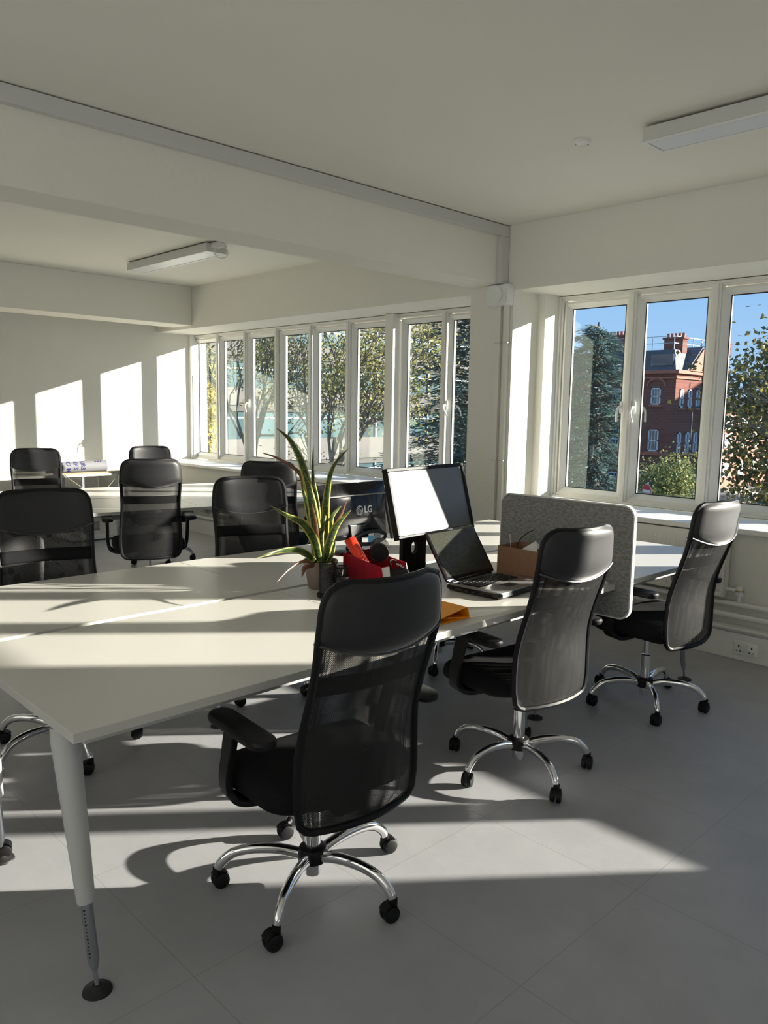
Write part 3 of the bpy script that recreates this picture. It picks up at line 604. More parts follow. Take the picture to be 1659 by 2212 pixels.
        for sd in (-1, 1):
            ring = []; prf = [(0.0, 0.021), (0.020, 0.0215), (0.0245, 0.019), (0.0265, 0.012), (0.0265, 0.006), (0.024, 0.0035), (0, 0.0035)]
            vs = []; fs = []; N = 18
            for (rr, dd) in prf:
                for j in range(N):
                    t = 2*pi*j/N; vs.append(cc-fx*0.012+fy*(sd*dd)+fx*(rr*cos(t))+Vector((0, 0, 0.0268+rr*sin(t))))
            for i in range(len(prf)-1):
                for j in range(N): fs.append((i*N+j, i*N+(j+1) % N, (i+1)*N+(j+1) % N, (i+1)*N+j))
            w_.add(vs, fs)
        hood = []; hv = []
        for sd in (-1, 1):
            for j in range(9):
                t = rad(35+15*j); hv.append(cc-fx*0.012+fy*(sd*0.0185)+fx*(0.0295*cos(t))+Vector((0, 0, 0.0268+0.0295*sin(t))))
        hf = [(j, j+1, 9+j+1, 9+j) for j in range(8)]; w_.add(hv, hf)
        w_.tube([cc+Vector((0, 0, 0.040)), cc+Vector((0, 0, 0.068))], 0.0125, 12)
        w_.build('caster', 'plastic', lg)
    return r
BASE = ('gas_cylinder', 'base_hub', 'base_leg')
chair0 = make_chair(); used = False
def chair(cx, cy, deg, spin, label, df=0, dz=0, group='black high-back office chairs'):
    global used
    c = chair0 if not used else copy_tree(chair0, skip=()); 
    c.location = (cx, cy, 0); c.rotation_euler = (0, 0, rad(deg)); c['label'] = label; c['group'] = group
    off = []
    for ch in c.children:
        b = ch.name.split('.')[0]
        if b in BASE: off.append((ch, 'b'))
        else: off.append((ch, 'u'))
    for ch, k in off:
        if k == 'b': ch.rotation_euler = (0, 0, rad(spin-deg)); ch.location = (0, 0, 0)
        elif ch.name.startswith('gas_piston'): ch.location = (0, 0, dz)
        else: ch.location = (df, 0, dz)
    used = True
    return c
SPECS = [
 (-1.797, 1.456, 175, 13.6, 'nearest black office chair, its dark back filling the centre foreground', -0.025, -0.032),
 (-1.858, 2.618, 172, 48.0, 'black office chair with moire-shimmering mesh back in front of the felt divider', 0.043, -0.025),
 (-1.870, 3.730, 175, 22.0, 'black office chair by the radiator at right, its headrest against the window', -0.017, 0.0),
 (-3.300, 1.270, -14, -1.0, 'black office chair cut by left edge, facing camera across the front bench', -0.03, 0.012),
 (-3.390, 2.385, -24, 18.0, 'black office chair facing camera left of the plant, headrest half lit by sun', -0.01, 0.010),
 (-5.370, 2.760, 157.6, 30.0, 'black office chair with its back turned at the rear bench, left armrest showing', 0.0, 0.030),
 (-6.930, 2.560, -15, 10.0, 'black office chair before the far wall, left of the printed paper roll', 0.0, 0.0),
 (-6.880, 3.670, -11, 56.0, 'black office chair farthest back, right of the paper roll, only headrest showing', 0.0, 0.0),
 (-5.040, 3.680, 135, 40.0, 'black office chair in shade under the far windows, behind the half-lit headrest', 0.0, 0.0),
 (-3.060, 3.450, -11, 20.0, 'black office chair almost hidden between the two monitors', 0.0, 0.0),
 (-2.665, 0.490, 92, 8.0, 'black office chair outside left edge, only seat front showing under the desk', 0.0, 0.0)]
CHAIRS = [chair(*s) for s in [(a, b, c, d, l, f, z) for a, b, c, d, l, f, z in SPECS]]

# ================================================================== THINGS ON THE DESKS
def P3(parent, mb, name, m, **k): return mb.build(name, m, parent, **k)
# --- potted snake plant
pl = thing('potted_snake_plant', 'variegated snake plant with dry brown tips in a taupe pot on the front bench', 'plant', (-2.585, 2.128, ZT))
P3(pl, MB().lathe([(0.050, 0), (0.052, 0.004), (0.069, 0.105), (0.075, 0.106), (0.076, 0.122), (0.071, 0.122), (0.067, 0.108), (0.0, 0.106)], 36, cap=False), 'pot', 'pot')
P3(pl, MB().lathe([(0.0685, 0.110), (0.03, 0.114), (0, 0.112)], 24, cap=False), 'soil', 'soil')
def leaf(pts, wid, m, name='leaf', tw=0.6, fold=0.25):
    pts = smoothpath(pts, 6); n = len(pts); mb = MB(); rows = []; view = Vector((0.77, -0.63, 0))
    for i, p in enumerate(pts):
        t = i/(n-1); d = (pts[min(i+1, n-1)]-pts[max(i-1, 0)]).normalized(); a = tw*(t-0.4)
        side = (view*cos(a)+Vector((0.63, 0.77, 0))*sin(a)).cross(d).normalized(); nn = d.cross(side)
        wv = wid*(0.55+0.45*sin(pi*min(1, t*1.25+0.1)))*(1 if t < 0.72 else max(0.04, (1-(t-0.72)/0.28)**0.8))/2
        rows.append([p+side*(wv*u)+nn*(-wv*fold*(abs(u))) for u in (-1, -0.62, 0, 0.62, 1)])
    mb.grid(rows); o = mb.build(name, m, pl, solid=0.0016, ang=80)
    uv = o.data.uv_layers.new(name='UVMap'); us = [0, 0.19, 0.5, 0.81, 1]
    for lp in o.data.loops: uv.data[lp.index].uv = (us[lp.vertex_index % 5], (lp.vertex_index//5)/n)
    return o
O = Vector((-2.585, 2.128, ZT))
def LP(px, py, x): return atx(px, py, x)-O
def base(dx, dy): return Vector((dx, dy, 0.108))
leaf([base(-.01,-.02), LP(672,1100,-2.60), LP(655,1010,-2.61), LP(627,952,-2.62), LP(597,925,-2.63)], 0.036, 'snake')
leaf([base(.0,.0), LP(680,1130,-2.58), LP(668,1060,-2.58), LP(652,1015,-2.58)], 0.046, 'snake', tw=0.2)
leaf([base(-.02,.01), LP(676,1110,-2.62), LP(659,1052,-2.63), LP(645,1020,-2.63), LP(600,990,-2.66), LP(565,978,-2.68)], 0.022, 'snake_dry', name='dry_leaf')
leaf([base(-.02,.015), LP(686,1100,-2.64), LP(676,1030,-2.65), LP(677,962,-2.66)], 0.024, 'snake', tw=1.0)
leaf([base(.01,.02), LP(703,1130,-2.57), LP(706,1070,-2.56), LP(719,1010,-2.55), LP(753,968,-2.52)], 0.034, 'snake')
leaf([base(.02,-.02), LP(680,1170,-2.55), LP(655,1132,-2.52), LP(622,1115,-2.49), LP(585,1093,-2.46)], 0.038, 'snake', tw=-0.6)
leaf([base(.02,-.03), LP(664,1198,-2.53), LP(637,1188,-2.50), LP(600,1192,-2.47), LP(552,1206,-2.44)], 0.030, 'snake', tw=-1.2)
leaf([base(.03,-.04), LP(655,1213,-2.50), LP(625,1230,-2.48), LP(597,1259,-2.45)], 0.012, 'snake_dry', name='dry_leaf')
leaf([base(.03,-.045), LP(660,1226,-2.51), LP(655,1236,-2.50), LP(652,1247,-2.50)], 0.020, 'snake_dry', name='dry_leaf')
leaf([base(.02,.02), LP(706,1190,-2.54), LP(720,1150,-2.53), LP(736,1125,-2.52), LP(758,1102,-2.51)], 0.036, 'snake')
leaf([base(.01,.03), LP(712,1180,-2.56), LP(722,1140,-2.56), LP(738,1110,-2.56), LP(750,1077,-2.56)], 0.024, 'snake_dry', name='dry_leaf')
leaf([base(.0,.035), LP(712,1165,-2.60), LP(716,1120,-2.60), LP(738,1092,-2.60)], 0.034, 'snake')
leaf([base(-.01,-.01), LP(678,1150,-2.60), LP(664,1095,-2.60), LP(650,1042,-2.60)], 0.036, 'snake')
leaf([base(.01,.0), LP(692,1160,-2.57), LP(700,1115,-2.57), LP(707,1068,-2.57)], 0.030, 'snake', tw=0.3)
leaf([base(.01,-.01), LP(684,1160,-2.56), LP(680,1120,-2.56), LP(672,1082,-2.56)], 0.022, 'snake_dry', name='dry_leaf')
leaf([base(.03,.01), LP(716,1200,-2.53), LP(722,1180,-2.53), LP(724,1168,-2.52)], 0.018, 'snake')
# --- mesh desk organiser
og = thing('desk_organiser', 'black wire-mesh desk organiser with several pen cups in front of the plant pot', 'desk organiser', (-2.42, 2.07, ZT))
P3(og, MB().lathe([(0.072, 0), (0.074, 0.004), (0.074, 0.012), (0.070, 0.014), (0, 0.014)], 28), 'base_plate', 'plastic')
def cup(x, y, r, h, z0=0.014):
    c = P3(og, MB().lathe([(r, z0), (r, z0+h)], 26, (x, y, 0), cap=False), 'mesh_cup', 'wiremesh')
    MB().tube([(x+r*cos(a), y+r*sin(a), z0+h) for a in [2*pi*k/24 for k in range(25)]], 0.0022, 6, caps=False).build('cup_rim', 'plastic', c)
    MB().tube([(x+r*cos(a), y+r*sin(a), z0+0.002) for a in [2*pi*k/24 for k in range(25)]], 0.0022, 6, caps=False).build('cup_rim', 'plastic', c)
cup(-0.025, -0.02, 0.035, 0.125); cup(0.035, 0.01, 0.030, 0.075); cup(-0.01, 0.045, 0.028, 0.105); cup(0.0, 0.10, 0.026, 0.05, 0.0)
for k, (dx, dy, h) in enumerate(((0.03, 0.0, 0.12), (0.036, 0.012, 0.11), (0.028, 0.014, 0.125))):
    P3(og, MB().tube([(dx, dy, 0.016), (dx+0.01-0.006*k, dy+0.012, h)], 0.0035, 8), 'pen', 'chrome' if k == 0 else 'plastic')
# --- red storage bin and what sticks out of it
rb = thing('storage_bin', 'dark red plastic stacking bin full of odds and ends, right of the plant', 'storage bin', (-2.41, 2.30, ZT))
def binpt(x, y, z): return (x+2.41, y-2.30, z)
X0, X1, Y0, Y1 = -2.535, -2.285, 2.225, 2.378
def rel(mb, o): mb.v = [(x-o[0], y-o[1], z-o[2]) for x, y, z in mb.v]; return mb
oB = (-2.41, 2.30, ZT)
for y in (Y0, Y1):
    s_ = 1 if y == Y0 else -1
    pr_ = [(X0, ZT+0.004), (X1-0.012, ZT+0.004), (X1, ZT+0.045), (X1-0.022, ZT+0.122), (X0, ZT+0.148)]
    m = MB(); m.add([(x, y, z) for x, z in pr_]+[(x, y+s_*0.004, z) for x, z in pr_], [(0,1,2,3,4), (9,8,7,6,5)]+[(i, (i+1) % 5, 5+(i+1) % 5, 5+i) for i in range(5)])
    m.box(X0-0.004, X0+0.006, y-0.004*s_-0.002, y+0.004, ZT+0.004, ZT+0.15)
    for xx in (-2.47, -2.41, -2.35): m.box(xx-0.0015, xx+0.0015, y-0.002 if s_ > 0 else y, y if s_ > 0 else y+0.002, ZT+0.01, ZT+0.122)
    P3(rb, rel(m, oB), 'side_panel', 'red', smooth=False)
m = MB().box(X0, X1-0.012, Y0, Y1, ZT, ZT+0.005).box(X0-0.004, X0, Y0, Y1, ZT, ZT+0.15); P3(rb, rel(m, oB), 'bin_floor', 'red', smooth=False)
m = MB().add([(X1-0.012, Y0, ZT), (X1-0.012, Y1, ZT), (X1+0.003, Y1, ZT+0.05), (X1+0.003, Y0, ZT+0.05), (X1-0.016, Y0, ZT), (X1-0.016, Y1, ZT), (X1-0.001, Y1, ZT+0.05), (X1-0.001, Y0, ZT+0.05)], [(0,1,2,3),(7,6,5,4),(0,4,5,1),(1,5,6,2),(2,6,7,3),(3,7,4,0)])
P3(rb, rel(m, oB), 'front_lip', 'red', smooth=False)
ot = MB()   # rolled orange sheet, S-curled
ax0 = Vector((-2.43, 2.285, ZT+0.05)); ax1 = Vector((-2.545, 2.262, ZT+0.205)); dd = (ax1-ax0).normalized(); sa_ = dd.cross(Vector((0, 0, 1))).normalized(); sb_ = sa_.cross(dd)
sec = [(0.030*cos(a), 0.022*sin(a)) for a in [rad(40+14*k) for k in range(20)]]+[(0.012, 0.004), (0.006, -0.004), (0.002, -0.002)]
ot.grid([[p+sa_*x+sb_*y for x, y in sec] for p in (ax0, (ax0+ax1)/2, ax1)])
tag(ot.build('rolled_sheet', 'orange_red', solid=0.0016), 'bright orange-red rolled plastic sheet standing in the red bin', 'rolled sheet')
bt = MB(); bt.lathe([(0.030, 0), (0.031, 0.002), (0.031, 0.10), (0.026, 0.115), (0.014, 0.12)], 20)
def orient(mb, o, d):
    q = Vector(d).to_track_quat('Z', 'Y'); mb.v = [tuple(q @ Vector(p)+Vector(o)) for p in mb.v]; return mb
pc = thing('mesh_pen_pot', 'black mesh cylinder pen pot lying on top of the red bin', 'pen pot', (-2.40, 2.305, ZT+0.13))
dC = (0.62, -0.62, -0.12); oC = Vector((-0.045, 0.045, 0.045))
P3(pc, orient(MB().lathe([(0.040, 0.0), (0.040, 0.085)], 28, cap=False), oC, dC), 'mesh_side', 'wiremesh')
P3(pc, orient(MB().lathe([(0.0, 0.086), (0.0405, 0.086), (0.0425, 0.083), (0.0425, 0.076), (0.0405, 0.074)], 28, cap=False), oC, dC), 'end_cap', 'plastic')
P3(pc, orient(MB().lathe([(0.0405, 0.0), (0.0425, 0.003), (0.0425, 0.010), (0.0405, 0.012), (0.039, 0.002)], 28, cap=False), oC, dC), 'rim', 'plastic')
tag(orient(MB().lathe([(0.0, 0.0), (0.024, 0), (0.026, 0.004), (0.026, 0.075), (0.0, 0.078)], 20), (-2.50, 2.29, ZT+0.08), (-0.3, -0.1, 1)).build('sticky_tape_tube', 'clear'), 'clear tube behind the orange roll in the red bin', 'tube')
hp = thing('headphones', 'black headphones lying in the front of the red bin', 'headphones', (-2.33, 2.33, ZT+0.07))
for dy in (-0.015, 0.035):
    P3(hp, orient(MB().lathe([(0.0, 0), (0.026, 0.0), (0.031, 0.006), (0.031, 0.016), (0.024, 0.022), (0, 0.020)], 24), (0.01, dy, 0), (0.75, -0.5, 0.2)), 'ear_cup', 'plastic')
P3(hp, MB().tube(smoothpath([(0.0, -0.01, 0.02), (-0.03, 0.0, 0.055), (-0.03, 0.03, 0.055), (0.0, 0.045, 0.02)], 5), 0.004, 8), 'headband', 'plastic')
for k in range(4): P3(hp, orient(MB().lathe([(0.006, 0), (0.006, 0.003), (0.003, 0.003), (0.003, 0)], 12, cap=False), (0.005+0.006*k, 0.012+0.004*k, 0.045-0.003*k), (0.5, -0.3, 0.8)), 'ring_link', 'chrome')
tag(MB().obox((-2.305, 2.255, ZT+0.075), (0.002, 0, 0.0005), (0, 0.022, 0), (-0.006, 0, 0.042)).build('index_card', 'paper'), 'white card leaning in the front of the red bin', 'card')
# --- orange folder
of_ = thing('box_file', 'orange cardboard folder propped open at the desk edge beside the nearest chair', 'folder', (-1.97, 2.13, ZT))
a, b, c = (2.02, ZT+0.001), (2.243, ZT+0.001), (2.228, ZT+0.043)
def sheet(p, q, x0, x1, th=0.0025):
    m = MB(); d = Vector((0, q[0]-p[0], q[1]-p[1])).normalized(); n_ = Vector((0, -d.z, d.y))*th
    vs = []
    for x in (x0, x1):
        for pt in (p, q): vs.append(Vector((x, pt[0], pt[1]))); vs.append(Vector((x, pt[0], pt[1]))+n_)
    return m.add(vs, [(0,1,3,2), (4,6,7,5), (0,2,6,4), (1,5,7,3), (0,4,5,1), (2,3,7,6)])
oF = (-1.97, 2.13, ZT)
P3(of_, rel(sheet(a, b, -2.13, -1.835), oF), 'bottom_cover', 'orange', smooth=False); P3(of_, rel(sheet(b, c, -2.13, -1.835), oF), 'spine', 'orange', smooth=False); P3(of_, rel(sheet(c, (2.00, ZT+0.012), -2.13, -1.84), oF), 'top_cover', 'orange', smooth=False)
P3(of_, rel(MB().obox((-1.95, 2.11, ZT+0.031), (0.03, 0, 0), (0, 0.03, 0.005), (0, 0, 0.0006)), oF), 'label', 'green_card', smooth=False)
# --- laptop
lt = thing('laptop', 'open black laptop with silver palm rest and dusty screen half in shade', 'laptop', (-2.215, 2.70, ZT), rad(4))
P3(lt, MB().layers(rrect(0.0, 0.285, -0.185, 0.185, 0.02, 5), [(0.004, 0.006), (0.010, 0), (0.026, 0)]), 'base', 'gloss_black')
P3(lt, MB().layers(rrect(0.004, 0.281, -0.181, 0.181, 0.018, 5), [(0.0262, 0), (0.029, 0), (0.0305, 0.003)]), 'palm_rest', 'silver')
kb = MB().box(0.035, 0.155, -0.155, 0.155, 0.0306, 0.0312); kbo = P3(lt, kb, 'keyboard', 'gloss_black', smooth=False)
ks = MB()
for r_ in range(6):
    for c_ in range(15):
        x = 0.040+0.0192*r_; y = -0.150+0.0202*c_+(0.004 if r_ % 2 else 0)
        if r_ == 5 and 3 < c_ < 9: continue
        ks.layers(rrect(x, x+0.0165, y, min(y+0.0175, 0.154), 0.002, 1), [(0.0312, 0), (0.0335, 0.0015)])
ks.layers(rrect(0.136, 0.1525, -0.069, 0.030, 0.002, 1), [(0.0312, 0), (0.0335, 0.0015)])
P3(kbo, ks, 'key', 'plastic', smooth=False)['kind'] = 'stuff'
tp = P3(lt, MB().box(0.185, 0.235, -0.045, 0.035, 0.0306, 0.0309), 'touchpad', 'plastic', smooth=False)
P3(tp, MB().box(0.240, 0.247, -0.043, -0.007, 0.0306, 0.032).box(0.240, 0.247, -0.003, 0.033, 0.0306, 0.032), 'touchpad_button', 'chrome', smooth=False)
P3(lt, MB().box(0.20, 0.23, 0.13, 0.16, 0.0306, 0.0309), 'sticker', 'paper', smooth=False)
for dy in (-0.155, -0.13, 0.10): P3(lt, MB().box(0.012, 0.019, dy, dy+0.02, 0.0306, 0.032), 'media_button', 'chrome', smooth=False)
P3(lt, MB().box(0.05, 0.09, -0.1862, -0.1848, 0.010, 0.018).box(0.105, 0.12, -0.1862, -0.1848, 0.010, 0.018).box(0.14, 0.155, -0.1862, -0.1848, 0.011, 0.017).box(0.18, 0.2, -0.1862, -0.1848, 0.011, 0.017), 'side_port', 'gasket', smooth=False)
TL = rad(33); ld = MB().layers(rrect(0.0, 0.245, -0.182, 0.182, 0.015, 5), [(-0.005, 0.003), (-0.002, 0), (0.004, 0), (0.006, 0.002)])
def lid(mb):  # lid lies in x (up) y plane; z is its normal towards the viewer
    out = []
    for x, y, z in mb.v: out.append((0.004-x*sin(TL)+z*cos(TL), y, 0.030+x*cos(TL)+z*sin(TL)))
    mb.v = out; return mb
lo = P3(lt, lid(ld), 'lid', 'gloss_black'); MB_ = MB().box(0.022, 0.232, -0.166, 0.166, 0.0062, 0.0066); lid(MB_).build('screen', 'screen_black', lo, smooth=False)
P3(lo, lid(MB().box(0.236, 0.243, -0.02, 0.02, 0.0062, 0.0075)), 'latch', 'chrome', smooth=False)
P3(lt, MB().tube([(0.004, -0.15, 0.032), (0.004, 0.15, 0.032)], 0.008, 12), 'hinge', 'gloss_black')
# --- sunlit monitor on its column
mo = thing('monitor', 'tilted monitor with black frame, screen glaring white in the sun', 'monitor', (-2.54, 2.66, ZT), 0, None)
c0 = Vector((-2.455, 2.695, 1.085))-Vector((-2.54, 2.66, ZT)); upv = Vector((-0.268, 0, 0.958)); upv = Vector((-0.27, -0.005, 0.963)).normalized(); rv = Vector((-0.02, 1, 0.015)).normalized(); nv = rv.cross(upv).normalized()
def plane_box(mb, u0, u1, v0, v1, w0, w1):
    c = c0+rv*((u0+u1)/2)+upv*((v0+v1)/2)+nv*((w0+w1)/2); return mb.obox(c, rv*((u1-u0)/2), upv*((v1-v0)/2), nv*((w1-w0)/2))
fm = MB(); hw, hh, bz = 0.268, 0.162, 0.017
for a in ((-hw, hw, hh-bz, hh), (-hw, hw, -hh, -hh+bz), (-hw, -hw+bz, -hh+bz, hh-bz), (hw-bz, hw, -hh+bz, hh-bz)): plane_box(fm, *a, -0.03, 0.004)
P3(mo, fm, 'bezel', 'plastic', smooth=False, bevel=0.003)
P3(mo, plane_box(MB(), -hw+bz-0.001, hw-bz+0.001, -hh+bz-0.001, hh-bz+0.001, -0.012, -0.003), 'screen', 'matte_screen', smooth=False)
P3(mo, plane_box(plane_box(MB(), -hw+0.01, hw-0.01, -hh+0.01, hh-0.01, -0.04, -0.03), -0.2, 0.2, -0.10, 0.10, -0.058, -0.04), 'rear_shell', 'plastic', smooth=False, bevel=0.006)
P3(mo, plane_box(MB(), -0.0, 0.06, -0.06, 0.02, -0.085, -0.058), 'tilt_mount', 'plastic', smooth=False, bevel=0.003)
cp = []; N = 28; zc, yc = 0.125, 0.0    # column plate with an oval hole
outer = [(-0.08, 0.0), (0.08, 0.0), (0.08, 0.33), (-0.08, 0.33)]
vs = []; fs = []
for x in (-0.012, 0.012):
    for k in range(N): a = 2*pi*k/N; vs.append((x, 0.0+0.023*cos(a), zc+0.031*sin(a)))
    for k in range(N):
        a = 2*pi*k/N; ca, sa = cos(a), sin(a); t = min(0.08/abs(ca) if abs(ca) > 1e-6 else 9, (0.205/sa if sa > 0 else 0.125/abs(sa)) if abs(sa) > 1e-6 else 9); vs.append((x, t*ca, zc+t*sa))
for k in range(N):
    q = (k+1) % N; fs += [(k, q, N+q, N+k), (2*N+k, 2*N+q, 3*N+q, 3*N+k), (k, 2*N+k, 2*N+q, q), (N+k, N+q, 3*N+q, 3*N+k)]
m = MB().add(vs, fs)
P3(mo, m, 'column', 'plastic', smooth=False, bevel=0.002)
P3(mo, MB().layers(rrect(-0.12, 0.09, -0.12, 0.12, 0.04, 6), [(0, 0), (0.010, 0), (0.016, 0.01)]), 'stand_foot', 'plastic')
# --- monitor seen from behind
lg = thing('monitor', 'glossy black monitor turned away, round logo and letters on its back', 'monitor', (-3.12, 2.80, ZT), rad(2), None)
def backrows():
    R = []; 
    for i in range(13):
        v = -1+2*i/12; row = []
        for j in range(17):
            u = -1+2*j/16; bulge = 0.030*(1-abs(u)**4)*(1-abs(v)**3)+0.012
            row.append((bulge+(-0.02)-v*0.012, u*0.252, 0.225+v*0.148))
        R.append(row)
    return R
m = MB().grid(backrows()); P3(lg, m, 'back_shell', 'gloss_black', ang=60)
P3(lg, MB().obox((-0.026, 0, 0.225), (0.012, 0, 0), (0, 0.256, 0), (-0.012, 0, 0.152)), 'front_frame', 'gloss_black', smooth=False, bevel=0.005)
P3(lg, MB().obox((-0.040, 0, 0.228), (0.002, 0, 0), (0, 0.238, 0), (-0.011, 0, 0.135)), 'screen', 'matte_screen', smooth=False)
P3(lg, MB().tube([(0.022, -0.20, 0.315), (0.024, 0.235, 0.315)], 0.004, 8), 'ridge', 'silver')
nk = MB().sweep([(0.005, 0.0, 0.02), (0.012, 0.0, 0.09), (0.02, 0.0, 0.16)], (0, 1, 0), [0.10, 0.08, 0.12], 0.03); nko = P3(lg, nk, 'neck', 'gloss_black', smooth=False, bevel=0.004)
loop = [(0.030+0.0*k, 0.10+0.12*cos(2*pi*k/28), 0.075+0.034*sin(2*pi*k/28)) for k in range(29)]
P3(lg, MB().tube(loop, 0.011, 8, caps=False, flat=0.6), 'cable_handle', 'plastic')
P3(lg, MB().obox((0.031, 0.105, 0.070), (0.001, 0, 0), (0, 0.022, 0), (0, 0, 0.030)), 'label', 'label_blue', smooth=False)['label'] = 'pale blue sticker'
P3(lg, MB().obox((0.031, 0.155, 0.072), (0.001, 0, 0), (0, 0.024, 0), (0, 0, 0.028)), 'label', 'label_grey', smooth=False)['label'] = 'grey printed sticker'
P3(lg, MB().obox((0.031, 0.105, 0.092), (0.0014, 0, 0), (0, 0.020, 0), (0, 0, 0.007)), 'label', 'paper', smooth=False)['label'] = 'white strip on the blue sticker'
P3(lg, MB().lathe([(0.125, 0), (0.127, 0.003), (0.12, 0.010), (0.05, 0.022), (0, 0.022)], 40), 'stand_foot', 'gloss_black')
P3(lg, MB().lathe([(0.127, 0.0), (0.130, 0.0015), (0.127, 0.004)], 40, cap=False), 'foot_rim', 'red')
def on_back(co): return Vector((0.0245+co.z, co.x, co.y))
def lgplace(y0, z0):
    def f(co):
        y = y0+co.x; z = z0+co.y; v = (z-0.225)/0.148; u = y/0.252; return Vector((0.030*(1-abs(u)**4)*(1-abs(v)**3)+0.012-0.02-v*0.012+0.0012+co.z, y, z))
    return f
text_mesh('LG', 0.052, 'spout', 'brand_letters', lg, lgplace(0.088, 0.232), 0.0006, 0.0012)
lgm = MB()
def flat_ring(y0, z0, r0, r1, a0=0, a1=360, n=40):
    pl_ = lgplace(y0, z0); vs = []; fs = []
    for k in range(n+1):
        a = rad(a0+(a1-a0)*k/n); vs.append(pl_(Vector((r0*cos(a), r0*sin(a), 0.0006)))); vs.append(pl_(Vector((r1*cos(a), r1*sin(a), 0.0006))))
    for k in range(n): fs.append((2*k, 2*k+1, 2*k+3, 2*k+2))
    lgm.add(vs, fs)
flat_ring(0.022, 0.232, 0.021, 0.025); flat_ring(0.022, 0.232, 0.0135, 0.0165, 75, 345)
def flat_rect(y0, z0, a, b, c, d):
    pl_ = lgplace(y0, z0); lgm.add([pl_(Vector((x, y, 0.0006))) for x, y in ((a, c), (b, c), (b, d), (a, d))], [(0, 1, 2, 3)])
flat_rect(0.022, 0.232, -0.001, 0.0015, -0.008, 0.009); flat_rect(0.022, 0.232, -0.001, 0.007, -0.009, -0.0065); flat_rect(0.022, 0.232, 0.006, 0.016, -0.0015, 0.0015); flat_rect(0.022, 0.232, -0.009, -0.005, 0.004, 0.008)
lgm.build('round_logo', 'spout', lg, smooth=False)
# --- cardboard box
cb = thing('cardboard_box', 'open brown cardboard box holding cables and paper, against the felt divider', 'box', (-2.10, 3.05, ZT))
bw, bd, bh, th = 0.165, 0.092, 0.140, 0.003
for nme, q in (('box_wall', (-bw, bw, -bd, -bd+th, 0, bh)), ('box_wall', (-bw, bw, bd-th, bd, 0, bh)), ('box_wall', (-bw, -bw+th, -bd+th, bd-th, 0, bh)), ('box_wall', (bw-th, bw, -bd+th, bd-th, 0, bh)), ('box_bottom', (-bw, bw, -bd, bd, 0, 0.003))):
    P3(cb, MB().box(*q), nme, 'card', smooth=False)
tag(MB().tube(smoothpath([(-2.19, 3.02, ZT+0.05), (-2.205, 3.03, ZT+0.13), (-2.20, 3.05, ZT+0.17), (-2.17, 3.06, ZT+0.20), (-2.13, 3.06, ZT+0.222)], 5), 0.0022, 6).build('cable', 'plastic'), 'black cable curling up out of the cardboard box', 'cable')
tag(MB().tube(smoothpath([(-2.21, 3.00, ZT+0.05), (-2.235, 3.02, ZT+0.14), (-2.265, 3.05, ZT+0.185)], 4), 0.0013, 6).build('cable', 'white'), 'thin pale wire poking out of the cardboard box corner', 'cable')
tag(MB().add([(-2.19, 3.00, ZT+0.11), (-2.05, 2.99, ZT+0.13), (-2.03, 3.08, ZT+0.10), (-2.12, 3.06, ZT+0.168), (-2.18, 3.09, ZT+0.12)], [(0, 1, 3), (1, 2, 3), (0, 3, 4)]).build('crumpled_paper', 'paper', smooth=False, solid=0.0008), 'white crumpled paper sticking out of the cardboard box', 'paper')
tag(MB().obox((-2.05, 3.01, ZT+0.12), (0.012, 0, 0.004), (0, 0.02, 0), (0.001, 0, 0.03)).build('card_packet', 'red', smooth=False), 'small red packet beside the paper in the cardboard box', 'packet')
# --- felt divider
dv = thing('desk_divider', 'tall grey felt desk divider with white edging and rounded corners', 'divider', (-2.065, 3.205, 0.83))
f = rrect(-0.37, 0.372, -0.262, 0.262, 0.055, 8)
def up2(mb): mb.v = [(x, z, y) for x, y, z in mb.v]; return mb
P3(dv, up2(MB().layers(lambda i: f(i), [(-0.0115, 0.006), (-0.0110, 0.006), (0.0110, 0.006), (0.0115, 0.006)])), 'felt_panel', 'felt', smooth=False)
e_ = MB(); o1 = f(0); o2 = f(0.007); n = len(o1); vs = [(x, y, z) for z in (-0.0112, 0.0112) for x, y in o1]+[(x, y, z) for z in (-0.0112, 0.0112) for x, y in o2]
fs = []
for j in range(n): q = (j+1) % n; fs += [(j, q, n+q, n+j), (2*n+j, 2*n+q, q, j), (3*n+j, n+j, n+q, 3*n+q)]
P3(dv, up2(e_.add(vs, fs)), 'edging', 'felt_edge')
P3(dv, MB().lathe([(0.018, -0.025), (0.018, -0.0125)], 20, (0.245, 0, -0.112), axis='y'), 'clamp_knob', 'white')
# --- white low desk by the back wall with the paper roll
rd = thing('side_table', 'long white side table with thin legs against the far wall', 'table', (-8.86, 3.45, 0))
P3(rd, MB().box(-0.30, 0.30, -1.15, 1.10, 0.700, 0.728), 'table_top', 'desk', smooth=False, bevel=0.002)
for x in (-0.27, 0.27):
    for y, mt in ((-1.1, 'steel_white'), (0.19, 'steel_grey'), (0.62, 'white'), (1.05, 'steel_white')):
        P3(rd, MB().box(x-0.012, x+0.012, y-0.012, y+0.012, 0, 0.70), 'leg', mt, smooth=False)
P3(rd, MB().box(-0.27, 0.27, 0.18, 0.20, 0.655, 0.70).box(-0.29, -0.275, -1.1, 1.05, 0.66, 0.70), 'rail', 'steel_white', smooth=False)
cu_ = thing('open_shelf', 'low white open shelf unit standing under the far side table', 'shelf', (-8.55, 3.75, 0))
P3(cu_, MB().box(-0.2, 0.2, -0.36, -0.34, 0.02, 0.5), 'side_panel', 'white', smooth=False); P3(cu_, MB().box(-0.2, 0.2, 0.14, 0.16, 0.02, 0.5), 'side_panel', 'white', smooth=False)
